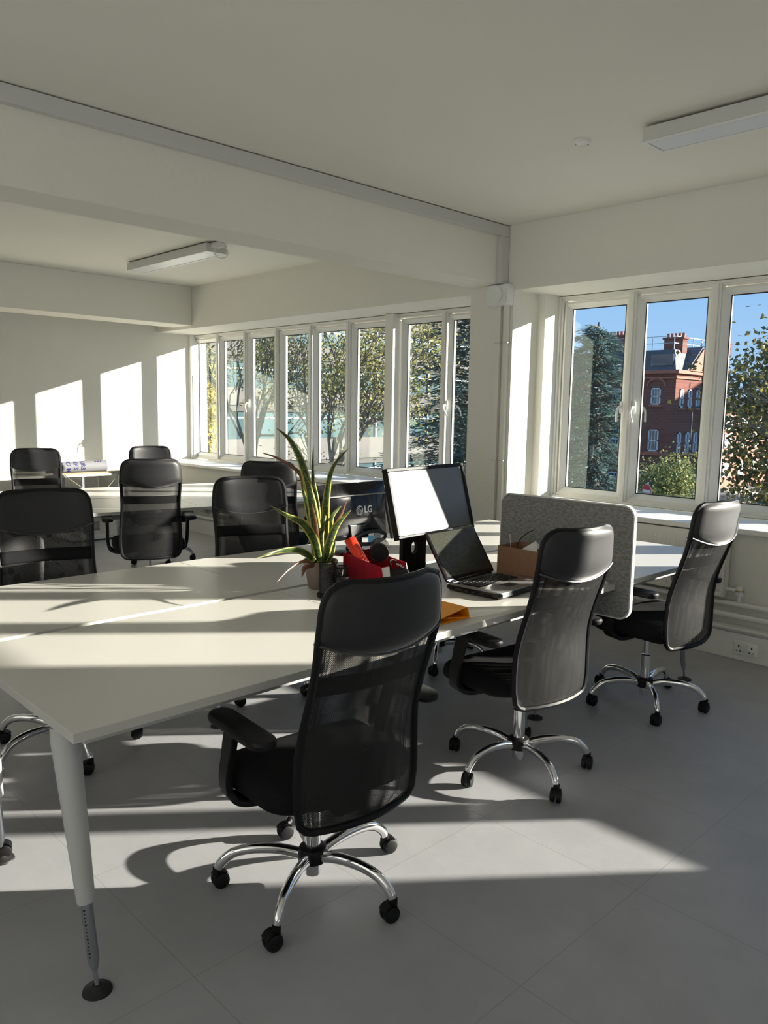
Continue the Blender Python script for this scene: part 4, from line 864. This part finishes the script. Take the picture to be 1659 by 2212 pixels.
P3(cu_, MB().box(-0.2, 0.2, -0.34, 0.14, 0.02, 0.05), 'bottom_panel', 'white', smooth=False); P3(cu_, MB().box(-0.2, 0.2, -0.34, 0.14, 0.48, 0.5), 'top_panel', 'white', smooth=False)
tag(MB().box(-8.98, -8.90, 2.6, 4.4, 0.16, 0.27).build('cable_rail', 'dark_grey', smooth=False), 'dark horizontal cable rail low behind the white open shelf', 'cable rail')
wd_ = tag(MB().obox((-8.62, 3.76, 0.737), (0.045, 0, 0), (0.0, 0.42, 0.0), (0, 0, 0.009)).build('wooden_batten', 'wood', smooth=False, bevel=0.002), 'pale wooden batten under the paper roll on far side table', 'batten')
RR = 0.062; rl = thing('banner_roll', 'white rolled banner with blue lettering on the far side table', 'roll', (-8.62, 3.59, 0.746+RR))
RL = Vector((-8.62, 3.59, 0.746+RR))
P3(rl, MB().lathe([(RR, -0.33), (RR, 0.33)], 36, axis='y', cap=False), 'rolled_sheet', 'banner'); P3(rl, MB().lathe([(RR*0.97, -0.33), (RR*0.97, 0.33)], 30, axis='y', cap=False), 'inner_turn', 'banner')
def onroll(y0, a0):   # text running round the tube: local x goes down the curve
    def f(co):
        a = a0-co.x/RR; r = RR+0.0008+co.z; return Vector((r*cos(a), y0+co.y, r*sin(a)))
    return f
for s_, y0, a0, sz in (('EATC', -0.20, rad(22), 0.072), ('TO M', -0.115, rad(22), 0.068), ('NKS', -0.035, rad(30), 0.068), ('AIRS', 0.045, rad(28), 0.064)):
    text_mesh(s_, sz, 'blue_ink', 'lettering', rl, onroll(y0, a0), 0.0004, 0.0016)
for k in range(3):
    pl_ = onroll(0.20+0.03*k, rad(62)); vs = [pl_(Vector((x, y, 0))) for x in (-0.012, 0.0, 0.014) for y in (-0.007, 0.007)]
    MB().add(vs, [(0, 1, 3, 2), (2, 3, 5, 4)]).build('printed_bar', 'blue_ink', rl, smooth=False)
tag(MB().tube(smoothpath([(-8.55, 3.42, 0.73), (-8.53, 3.55, 0.62), (-8.52, 3.70, 0.52), (-8.52, 3.80, 0.50), (-8.53, 3.90, 0.57), (-8.54, 4.06, 0.74)], 6), 0.004, 6).build('string', 'pale_string'), 'pale string looped under the front edge of far side table', 'string')

# ================================================================== OUTSIDE
GZ = -4.5
struct(MB().box(-90, 40, 5.75, 110, GZ-0.3, GZ).build('ground', 'asphalt', smooth=False))
struct(MB().box(-90, -12.5, 7, 26.5, GZ, GZ+0.1).build('ground', 'pavement', smooth=False))
struct(MB().box(-90, -20, 44.0, 46, GZ, GZ+0.1).build('ground', 'pavement', smooth=False))
def blade(mb, c, d, up, l, w_):
    d = Vector(d).normalized(); s_ = d.cross(Vector(up)); 
    if s_.length < 1e-3: s_ = Vector((1, 0, 0))
    s_.normalize(); c = Vector(c); mb.add([c-s_*w_*0.2, c+d*l*0.5-s_*w_, c+d*l, c+d*l*0.5+s_*w_], [(0, 1, 2, 3)])
def rnd(): return Vector((random.gauss(0, 1), random.gauss(0, 1), random.gauss(0, 1)))
def branchy(mb, p, d, l, r, depth, tips, spread=0.55, n=3):
    q = p+d*l*0.5+rnd()*l*0.04; e_ = p+d*l; mb.tube([p, q, e_], [r, r*0.82, r*0.62], 6, caps=False)
    if depth == 0: tips.append(e_); tips.append(q); return
    for k in range(n): branchy(mb, p+d*l*random.uniform(0.55, 1.0), (d+rnd()*spread+Vector((0, 0, 0.12))).normalized(), l*random.uniform(0.6, 0.8), r*0.6, depth-1, tips, spread, n)
def broadleaf(name, label, cx, cy, hgt, crown_r, leafm, nleaf, lsz, tilt=(0, 0), depth=4, rt=0.16, group=None, spread=0.5, n=3, l0=None, jit=0.28, xmin=None, fill=None):
    o = thing(name, label, 'tree', (cx, cy, GZ), 0, group); tr = MB(); tips = []
    l0 = l0 or hgt*0.38; d = Vector((tilt[0], tilt[1], 1)).normalized()
    tr.tube([(0, 0, 0), tuple(d*l0*0.5), tuple(d*l0)], [rt*1.3, rt, rt*0.85], 10, caps=False)
    for k in range(n+1):
        branchy(tr, d*l0*random.uniform(0.8, 1), (Vector((cos(2.2*k)*crown_r*0.3, sin(2.2*k)*crown_r*0.3, hgt*0.32))).normalized(), hgt*0.25, rt*0.55, depth-1, tips, spread, n)
    zmax = max(t.z for t in tips); s_ = hgt/zmax
    tr.build('trunk', 'bark', o); lf = MB()
    for k in range(nleaf):
        t = random.choice(tips)+rnd()*jit
        if fill and random.random() < fill[0]:
            q = rnd(); q = q.normalized()*random.random()**0.45; t = Vector((fill[1]+q.x*fill[4], fill[2]+q.y*fill[5], fill[3]+q.z*fill[6]))
        if xmin is not None and t.x < xmin+0.25*sin(t.z*5)+0.15*sin(t.z*13): continue
        blade(lf, t, rnd(), rnd(), lsz*random.uniform(0.6, 1.3), lsz*0.42)
    lf.build('foliage', leafm, o, smooth=False); return o
def cedar(cx, cy, hgt, rad_, label, nb=120, seed=3, low=0.12):
    random.seed(seed); o = thing('cedar_tree', label, 'tree', (cx, cy, GZ), 0, 'blue-green cedars outside'); tr = MB(); tr.tube([(0, 0, 0), (0.05, 0, hgt*0.5), (0, 0, hgt)], [0.32, 0.2, 0.03], 10); lf = MB()
    for k in range(nb):
        t = low+(0.99-low)*(k/nb); z = hgt*t; a = k*2.399+random.uniform(-.3, .3); R = rad_*(1-t)**0.62*random.uniform(0.75, 1.1)+0.25
        dv_ = Vector((cos(a), sin(a), 0)); pts = [Vector((0, 0, z)), dv_*R*0.5+Vector((0, 0, z+R*0.10)), dv_*R+Vector((0, 0, z-R*0.02))]
        tr.tube(pts, [0.05, 0.03, 0.012], 5, caps=False); pp = smoothpath(pts, 6); side = Vector((-sin(a), cos(a), 0))
        for i, p in enumerate(pp[2:]):
            wd = 0.55*R*0.45*(1-0.5*i/len(pp))+0.12
            for q in range(int(15+R*9)):
                s_ = random.uniform(-1, 1); c = p+side*(s_*wd)+dv_*random.uniform(-0.2, 0.25)+Vector((0, 0, random.uniform(-0.11, 0.03)-0.10*abs(s_)))
                blade(lf, c, dv_*0.7+side*s_*0.9+Vector((0, 0, random.uniform(-0.35, 0.2))), (0, 0, 1) if random.random() < 0.6 else rnd(), random.uniform(0.12, 0.26), 0.022)
    tr.build('trunk', 'bark', o); lf.build('foliage', 'leaf_cedar', o, smooth=False); random.seed(seed+50)
cedar(-16.3, 20.0, 11.6, 3.6, 'large dark blue-green cedar filling the right panes of the far windows', 190, 3)
cedar(-12.35, 20.5, 8.6, 1.5, 'blue-green cedar partly hiding the red brick building', 105, 9, 0.08)
random.seed(21)
broadleaf('broadleaf_tree', 'sparse yellow-green tree seen through the middle far windows', -16.9, 14.2, 9.2, 3.2, 'leaf_autumn', 6500, 0.09, rt=0.15, group='broadleaf trees outside', l0=3.4, depth=5, jit=0.30)
random.seed(33)
broadleaf('broadleaf_tree', 'thinner half-bare tree seen through the second and third far window panes', -21.8, 15.0, 9.6, 2.6, 'leaf_autumn', 3800, 0.09, rt=0.13, group='broadleaf trees outside', l0=4.0, depth=5, jit=0.30)
random.seed(5)
broadleaf('broadleaf_tree', 'leafy turning tree against blue sky in the rightmost near window', -5.0, 18.2, 8.9, 3.0, 'leaf_brown', 15000, 0.115, rt=0.16, group='broadleaf trees outside', l0=2.6, depth=5, jit=0.42, xmin=-2.55, fill=(0.55, -1.1, 0, 5.4, 1.8, 1.6, 2.6))
random.seed(8)
broadleaf('shrub', 'rounded yellow-green shrub tree behind the no-entry sign', -15.6, 32.0, 5.4, 1.5, 'leaf_shrub', 9000, 0.13, rt=0.10, l0=0.8, depth=5, spread=0.62, jit=0.33)
random.seed(9)
broadleaf('shrub', 'dark bushy shrub under the turning tree in the rightmost window', -7.4, 24.5, 4.2, 2.2, 'leaf_shrub', 6500, 0.15, rt=0.10, l0=0.7, depth=5, spread=0.7, jit=0.36)
ye = thing('columnar_tree', 'narrow bright yellow tree in the leftmost far window', 'tree', (-26.1, 16.0, GZ)); MB().tube([(0, 0, 0), (0, 0, 8.2)], [0.09, 0.04], 8).build('trunk', 'bark', ye)
lf = MB()
for k in range(2600):
    z = random.choice((random.gauss(6.4, 0.75), random.gauss(6.0, 0.9), random.gauss(3.1, 0.7))); a = random.uniform(0, 2*pi); r = random.uniform(0.05, 0.5)
    blade(lf, (r*cos(a), r*sin(a), z), rnd(), rnd(), 0.14, 0.06)
lf.build('foliage', 'leaf_yellow', ye, smooth=False)

# --- office block with ribbon windows
ob = thing('office_block', 'pale concrete office block with teal ribbon windows beyond the far windows', 'building', (-30, 35, GZ))
FX = -30; oo = (-30, 35, GZ)
body = MB().box(-44, FX-0.35, 2, 40, GZ, 6.6); P3(ob, rel(body, oo), 'core', 'concrete_dark', smooth=False)
gl = [(4.45, 5.45), (2.35, 3.5), (0.05, 1.3), (-3.6, -1.3)]; zb = 6.7
for a_, b_ in gl:
    P3(ob, rel(MB().box(FX-0.34, FX-0.20, 2, 40, a_-0.06, b_+0.06), oo), 'window_strip', 'teal_glass', smooth=False)
    P3(ob, rel(MB().box(FX-0.30, FX, 2, 40, b_+0.28, zb), oo), 'facade_band', 'concrete', smooth=False)
    P3(ob, rel(MB().box(FX-0.30, FX-0.10, 2, 40, b_, b_+0.28), oo), 'lintel', 'concrete_dark', smooth=False)
    zb = a_
    mu = MB()
    for k in range(19): mu.box(FX-0.30, FX-0.12, 2.5+2.0*k, 2.58+2.0*k, a_, b_)
    mu.box(FX-0.28, FX-0.16, 2, 40, b_-0.32, b_-0.25); P3(ob, rel(mu, oo), 'mullions', 'ext_white', smooth=False)
P3(ob, rel(MB().box(FX-0.30, FX+0.05, 2, 40, GZ, -3.6), oo), 'plinth', 'concrete', smooth=False)
# --- red brick building
rbk = thing('brick_building', 'red brick building with slate roof, chimneys and roof railings', 'building', (-22, 47, GZ)); ro = (-22, 47, GZ)
XC, YF = -21.75, 45.0
P3(rbk, rel(MB().box(-48, XC, YF, YF+4.6, GZ, 4.0), ro), 'front_wall', 'brick', smooth=False)
P3(rbk, rel(MB().box(-40, XC+0.15, YF+4.6, YF+6.2, GZ, 3.5), ro), 'side_wing', 'brick', smooth=False)
P3(rbk, rel(MB().box(-48, XC+0.25, YF-0.25, YF+4.8, 3.9, 4.1).box(-48, XC+0.12, YF-0.12, YF+4.7, 3.6, 3.7).box(-48, XC+0.1, YF-0.1, YF+4.7, -1.0, -0.85), ro), 'cornice', 'terracotta', smooth=False)
P3(rbk, rel(MB().add([(-48, YF+0.1, 4.1), (XC-0.1, YF+0.1, 4.1), (XC-0.1, YF+4.5, 4.1), (-48, YF+4.5, 4.1), (-48, YF+0.6, 5.35), (XC-0.5, YF+0.6, 5.35), (XC-0.5, YF+4.5, 5.35), (-48, YF+4.5, 5.35)], [(0,1,5,4),(1,2,6,5),(2,3,7,6),(3,0,4,7),(4,5,6,7)]), ro), 'mansard_roof', 'slate', smooth=False)
P3(rbk, rel(MB().add([(-40, YF+4.6, 3.5), (XC+0.35, YF+4.6, 3.5), (XC+0.35, YF+6.2, 3.5), (-40, YF+6.2, 3.5), (-26, YF+4.6, 4.7), (-26, YF+6.2, 4.7)], [(0,1,4),(1,2,5,4),(2,3,5),(3,0,4,5),(0,3,2,1)]), ro), 'side_roof', 'slate', smooth=False)
# gable over the corner, facing the street side
P3(rbk, rel(MB().add([(XC-1.6, YF+1.2, 4.05), (XC+0.25, YF+1.2, 4.05), (XC+0.25, YF+4.9, 4.05), (XC-1.6, YF+4.9, 4.05), (XC-1.6, YF+3.0, 5.5), (XC+0.25, YF+3.0, 5.5)], [(0,1,2,3),(0,4,5,1),(3,2,5,4),(1,5,2),(0,3,4)]), ro), 'gable', 'terracotta', smooth=False)
P3(rbk, rel(MB().add([(XC-1.6, YF+1.0, 4.05), (XC+0.15, YF+1.0, 4.05), (XC-1.6, YF+3.0, 5.62), (XC+0.15, YF+3.0, 5.62), (XC-1.6, YF+1.0, 3.95), (XC+0.15, YF+1.0, 3.95), (XC-1.6, YF+3.0, 5.5), (XC+0.15, YF+3.0, 5.5)], [(0,1,3,2),(1,5,7,3),(0,2,6,4),(4,6,7,5)]), ro), 'gable_roof', 'slate', smooth=False)
def chimney(x0, x1, y0, y1, z0, z1, pots):
    c = P3(rbk, rel(MB().box(x0, x1, y0, y1, z0, z1-0.12).box(x0-0.08, x1+0.08, y0-0.08, y1+0.08, z1-0.12, z1), ro), 'chimney', 'brick', smooth=False)
    for k in range(pots):
        x = x0+(x1-x0)*(k+0.5)/pots; P3(c, rel(MB().lathe([(0.10, z1), (0.085, z1+0.22), (0.10, z1+0.25)], 12, (x, (y0+y1)/2, 0)), ro), 'chimney_pot', 'terracotta')
chimney(-23.35, -22.15, 46.4, 47.0, 5.2, 6.15, 5); chimney(-21.75, -20.95, 49.8, 50.5, 3.8, 6.0, 2); chimney(-27.4, -25.9, 46.6, 47.2, 5.2, 6.5, 6)
rl_ = MB()
for z in (5.75, 6.15): rl_.tube([(-48, YF+0.7, z), (XC-0.6, YF+0.7, z), (XC-0.4, YF+4.4, z)], 0.02, 6)
for k in range(19): rl_.tube([(XC-0.6-1.4*k, YF+0.7, 5.35), (XC-0.6-1.4*k, YF+0.7, 6.15)], 0.018, 6)
for k in range(3): rl_.tube([(XC-0.5, YF+1.8+1.2*k, 5.35), (XC-0.5, YF+1.8+1.2*k, 6.15)], 0.024, 6)
P3(rbk, rel(rl_, ro), 'roof_railing', 'galv')
def ext_window(x0, x1, z0, z1, y=None, X=None, arch=False):
    """sash window on the front (y) or the street side (X)"""
    def bx(mb, a0, a1, d0, d1, c0_, c1_):
        if X is None: mb.box(a0, a1, y-d1, y-d0, c0_, c1_)
        else: mb.box(X+d0, X+d1, a0, a1, c0_, c1_)
    f = MB(); w_ = 0.07
    for q in ((x0, x0+w_, z0, z1), (x1-w_, x1, z0, z1), (x0, x1, z0, z0+w_), (x0, x1, z1-w_, z1), (x0, x1, (z0+z1)/2-0.035, (z0+z1)/2+0.035)): bx(f, q[0], q[1], -0.05, 0.06, q[2], q[3])
    for k in (1, 2): xm = x0+(x1-x0)*k/3; bx(f, xm-0.015, xm+0.015, 0.0, 0.045, z0, z1)
    o = P3(rbk, rel(f, ro), 'window', 'ext_white', smooth=False); g_ = MB(); bx(g_, x0+w_, x1-w_, -0.04, 0.03, z0+w_, z1-w_); P3(o, rel(g_, ro), 'pane', 'ext_glass', smooth=False)
    sl = MB(); bx(sl, x0-0.1, x1+0.1, 0, 0.12, z0-0.12, z0); P3(o, rel(sl, ro), 'stone_sill', 'terracotta', smooth=False)
    if arch and X is None:
        ar = MB(); cx = (x0+x1)/2; pts = [(cx+(x1-x0)*0.95*cos(a), y-0.06, z1+0.12+0.42*sin(a)) for a in [pi*k/12 for k in range(13)]]; ar.tube(pts, 0.06, 6); P3(o, rel(ar, ro), 'arch_moulding', 'terracotta')
for x in (-22.95-2.6*k for k in range(8)):
    ext_window(x-0.30, x+0.30, 2.05, 3.05, y=YF, arch=True); ext_window(x-0.32, x+0.32, -0.75, 0.55, y=YF); ext_window(x-0.34, x+0.34, -3.7, -2.2, y=YF)
P3(rbk, rel(MB().box(-23.5, -22.1, YF+0.15, YF+0.5, 4.4, 5.05), ro), 'dormer_window', 'ext_glass', smooth=False)
for y in (45.8, 46.9, 48.0): 
    for z in ((1.9, 3.0), (-0.9, 0.4), (-3.7, -2.2)): ext_window(y-0.22, y+0.22, z[0], z[1], X=XC)
for k in range(1):
    y = 50.4+1.6*k
    for z in ((1.6, 2.8), (-0.9, 0.4), (-3.7, -2.2)): ext_window(y-0.28, y+0.28, z[0], z[1], X=XC+0.15)
P3(rbk, rel(MB().tube([(XC+0.12, YF+4.5, GZ), (XC+0.12, YF+4.5, 3.9)], 0.06, 8), ro), 'drainpipe', 'dark_grey')
struct(MB().box(-13, 9, 66, 74, GZ, 9.4).build('wall_street', 'brick', smooth=False))   # unseen block added up the street to shade the brick side wall
tb = thing('terrace_houses', 'sunlit pink and white terrace glimpsed through the tree in the rightmost window', 'building', (-27, 80, GZ)); to = (-27, 80, GZ)
P3(tb, rel(MB().box(-36, -27, 58, 108, GZ, 2.0), to), 'wall', 'terracotta', smooth=False)
P3(tb, rel(MB().add([(-36.4, 57.7, 2.0), (-26.6, 57.7, 2.0), (-26.6, 108, 2.0), (-36.4, 108, 2.0), (-31.5, 57.7, 3.3), (-31.5, 108, 3.3)], [(0,1,4),(1,2,5,4),(2,3,5),(3,0,4,5),(0,3,2,1)]), to), 'roof', 'slate', smooth=False)
for k in range(16):
    for z in (-3.6, -1.2, 0.3): P3(tb, rel(MB().box(-27.0, -26.9, 59+3.0*k, 60.4+3.0*k, z, z+1.2), to), 'window_surround', 'ext_white', smooth=False)
# --- street things
sg = thing('road_sign', 'round red no-entry road sign with white bar, low in the second near window', 'road sign', (-15.44, 30, GZ), rad(-25)); sh_ = 2.86
P3(sg, MB().lathe([(0.0, -0.02), (0.295, -0.02), (0.30, -0.01), (0.295, -0.006), (0, -0.006)], 40, (0, 0, sh_), axis='y'), 'sign_back', 'sign_white')
P3(sg, MB().lathe([(0.0, -0.026), (0.278, -0.026), (0.278, -0.02)], 40, (0, 0, sh_), axis='y'), 'sign_face', 'sign_red')
P3(sg, MB().box(-0.21, 0.21, -0.030, -0.0265, sh_-0.05, sh_+0.05), 'white_bar', 'sign_white', smooth=False)
P3(sg, MB().tube([(0, 0.03, 0), (0, 0.03, sh_+0.4)], 0.035, 10), 'post', 'galv'); P3(sg, MB().box(-0.07, 0.16, -0.03, 0.05, sh_+0.36, sh_+0.50), 'lamp_unit', 'dark_grey', smooth=False, bevel=0.01)
lp = thing('street_lamp', 'tall thin dark street lamp before the brick side wall', 'street lamp', (-17.9, 39, GZ)); P3(lp, MB().tube([(0, 0, 0), (0, 0, 4.0)], [0.09, 0.07], 10).tube([(0, 0, 4.0), (0, 0, 6.1)], 0.045, 8).tube(smoothpath([(0, 0, 6.1), (0.15, -0.05, 6.35), (0.6, -0.2, 6.4)], 4), 0.035, 8), 'post', 'dark_grey'); P3(lp, MB().obox((0.75, -0.25, 6.38), (0.25, -0.08, 0), (0.03, 0.08, 0), (0, 0, 0.05)), 'lamp_head', 'dark_grey', smooth=False, bevel=0.02)
struct(MB().add([(-27.5, 66, GZ+0.01), (-26, 67.5, GZ+0.01), (-16.5, 52.5, GZ+0.01), (-18.5, 51.5, GZ+0.01)], [(0, 1, 2, 3)]).add([(-19.3, 50.5, GZ+0.01), (-18.9, 51.1, GZ+0.01), (-12, 49.5, GZ+0.01), (-12, 48.9, GZ+0.01)], [(0, 1, 2, 3)]).build('ground', 'road_paint', smooth=False))
car = thing('car', 'dark blue car on the road, its roof and windscreen over the right chair', 'car', (-16.8, 47.2, GZ), rad(20))
sec = [(-2.1, 0.55, 0.75), (-2.05, 0.85, 0.8), (-1.0, 0.95, 0.84), (-0.35, 1.42, 0.66), (0.9, 1.46, 0.66), (1.75, 1.0, 0.8), (2.0, 0.9, 0.78), (2.05, 0.5, 0.74)]
rows = []
for x, h, w_ in sec: rows.append([(x, -0.84, 0.28), (x, -0.86, 0.6), (x, -w_, h*0.98 if h > 0.6 else h), (x, -w_*0.7, h), (x, 0, h+0.02), (x, w_*0.7, h), (x, w_, h*0.98 if h > 0.6 else h), (x, 0.86, 0.6), (x, 0.84, 0.28)])
P3(car, MB().grid(rows), 'body', 'car_paint', ang=35)
P3(car, MB().add([(-0.98, -0.74, 0.99), (-0.98, 0.74, 0.99), (-0.40, 0.60, 1.41), (-0.40, -0.60, 1.41)], [(0, 1, 2, 3)]).add([(1.72, -0.7, 1.04), (1.72, 0.7, 1.04), (0.95, 0.6, 1.45), (0.95, -0.6, 1.45)], [(0, 1, 2, 3)]), 'windscreen', 'ext_glass', smooth=False)
for sx_ in (-1, 1):
    P3(car, MB().add([(-0.85, sx_*0.845, 0.98), (1.6, sx_*0.825, 1.02), (0.9, sx_*0.69, 1.40), (-0.35, sx_*0.69, 1.38)], [(0, 1, 2, 3)]), 'side_window', 'ext_glass', smooth=False)
    for x in (-1.3, 1.3): P3(car, MB().lathe([(0.0, sx_*0.70), (0.31, sx_*0.70), (0.32, sx_*0.78), (0.30, sx_*0.88), (0.0, sx_*0.88)], 22, (x, 0, 0.32), axis='y'), 'wheel', 'rubber')
    P3(car, MB().obox((-2.06, sx_*0.6, 0.68), (0.02, 0, 0), (0, 0.13, 0), (0, 0, 0.06)), 'tail_light', 'sign_red', smooth=False)
P3(car, MB().box(-2.1, 2.05, -0.82, 0.82, 0.25, 0.32), 'underbody', 'rubber', smooth=False)
bl = thing('bollard', 'small white bollard at the roadside left of the car', 'bollard', (-19.6, 50.5, GZ)); P3(bl, MB().lathe([(0.12, 0), (0.11, 0.95), (0.07, 1.02), (0, 1.03)], 14), 'post', 'ext_white'); P3(bl, MB().lathe([(0.122, 0.7), (0.122, 0.85)], 14, cap=False), 'band', 'sign_red')
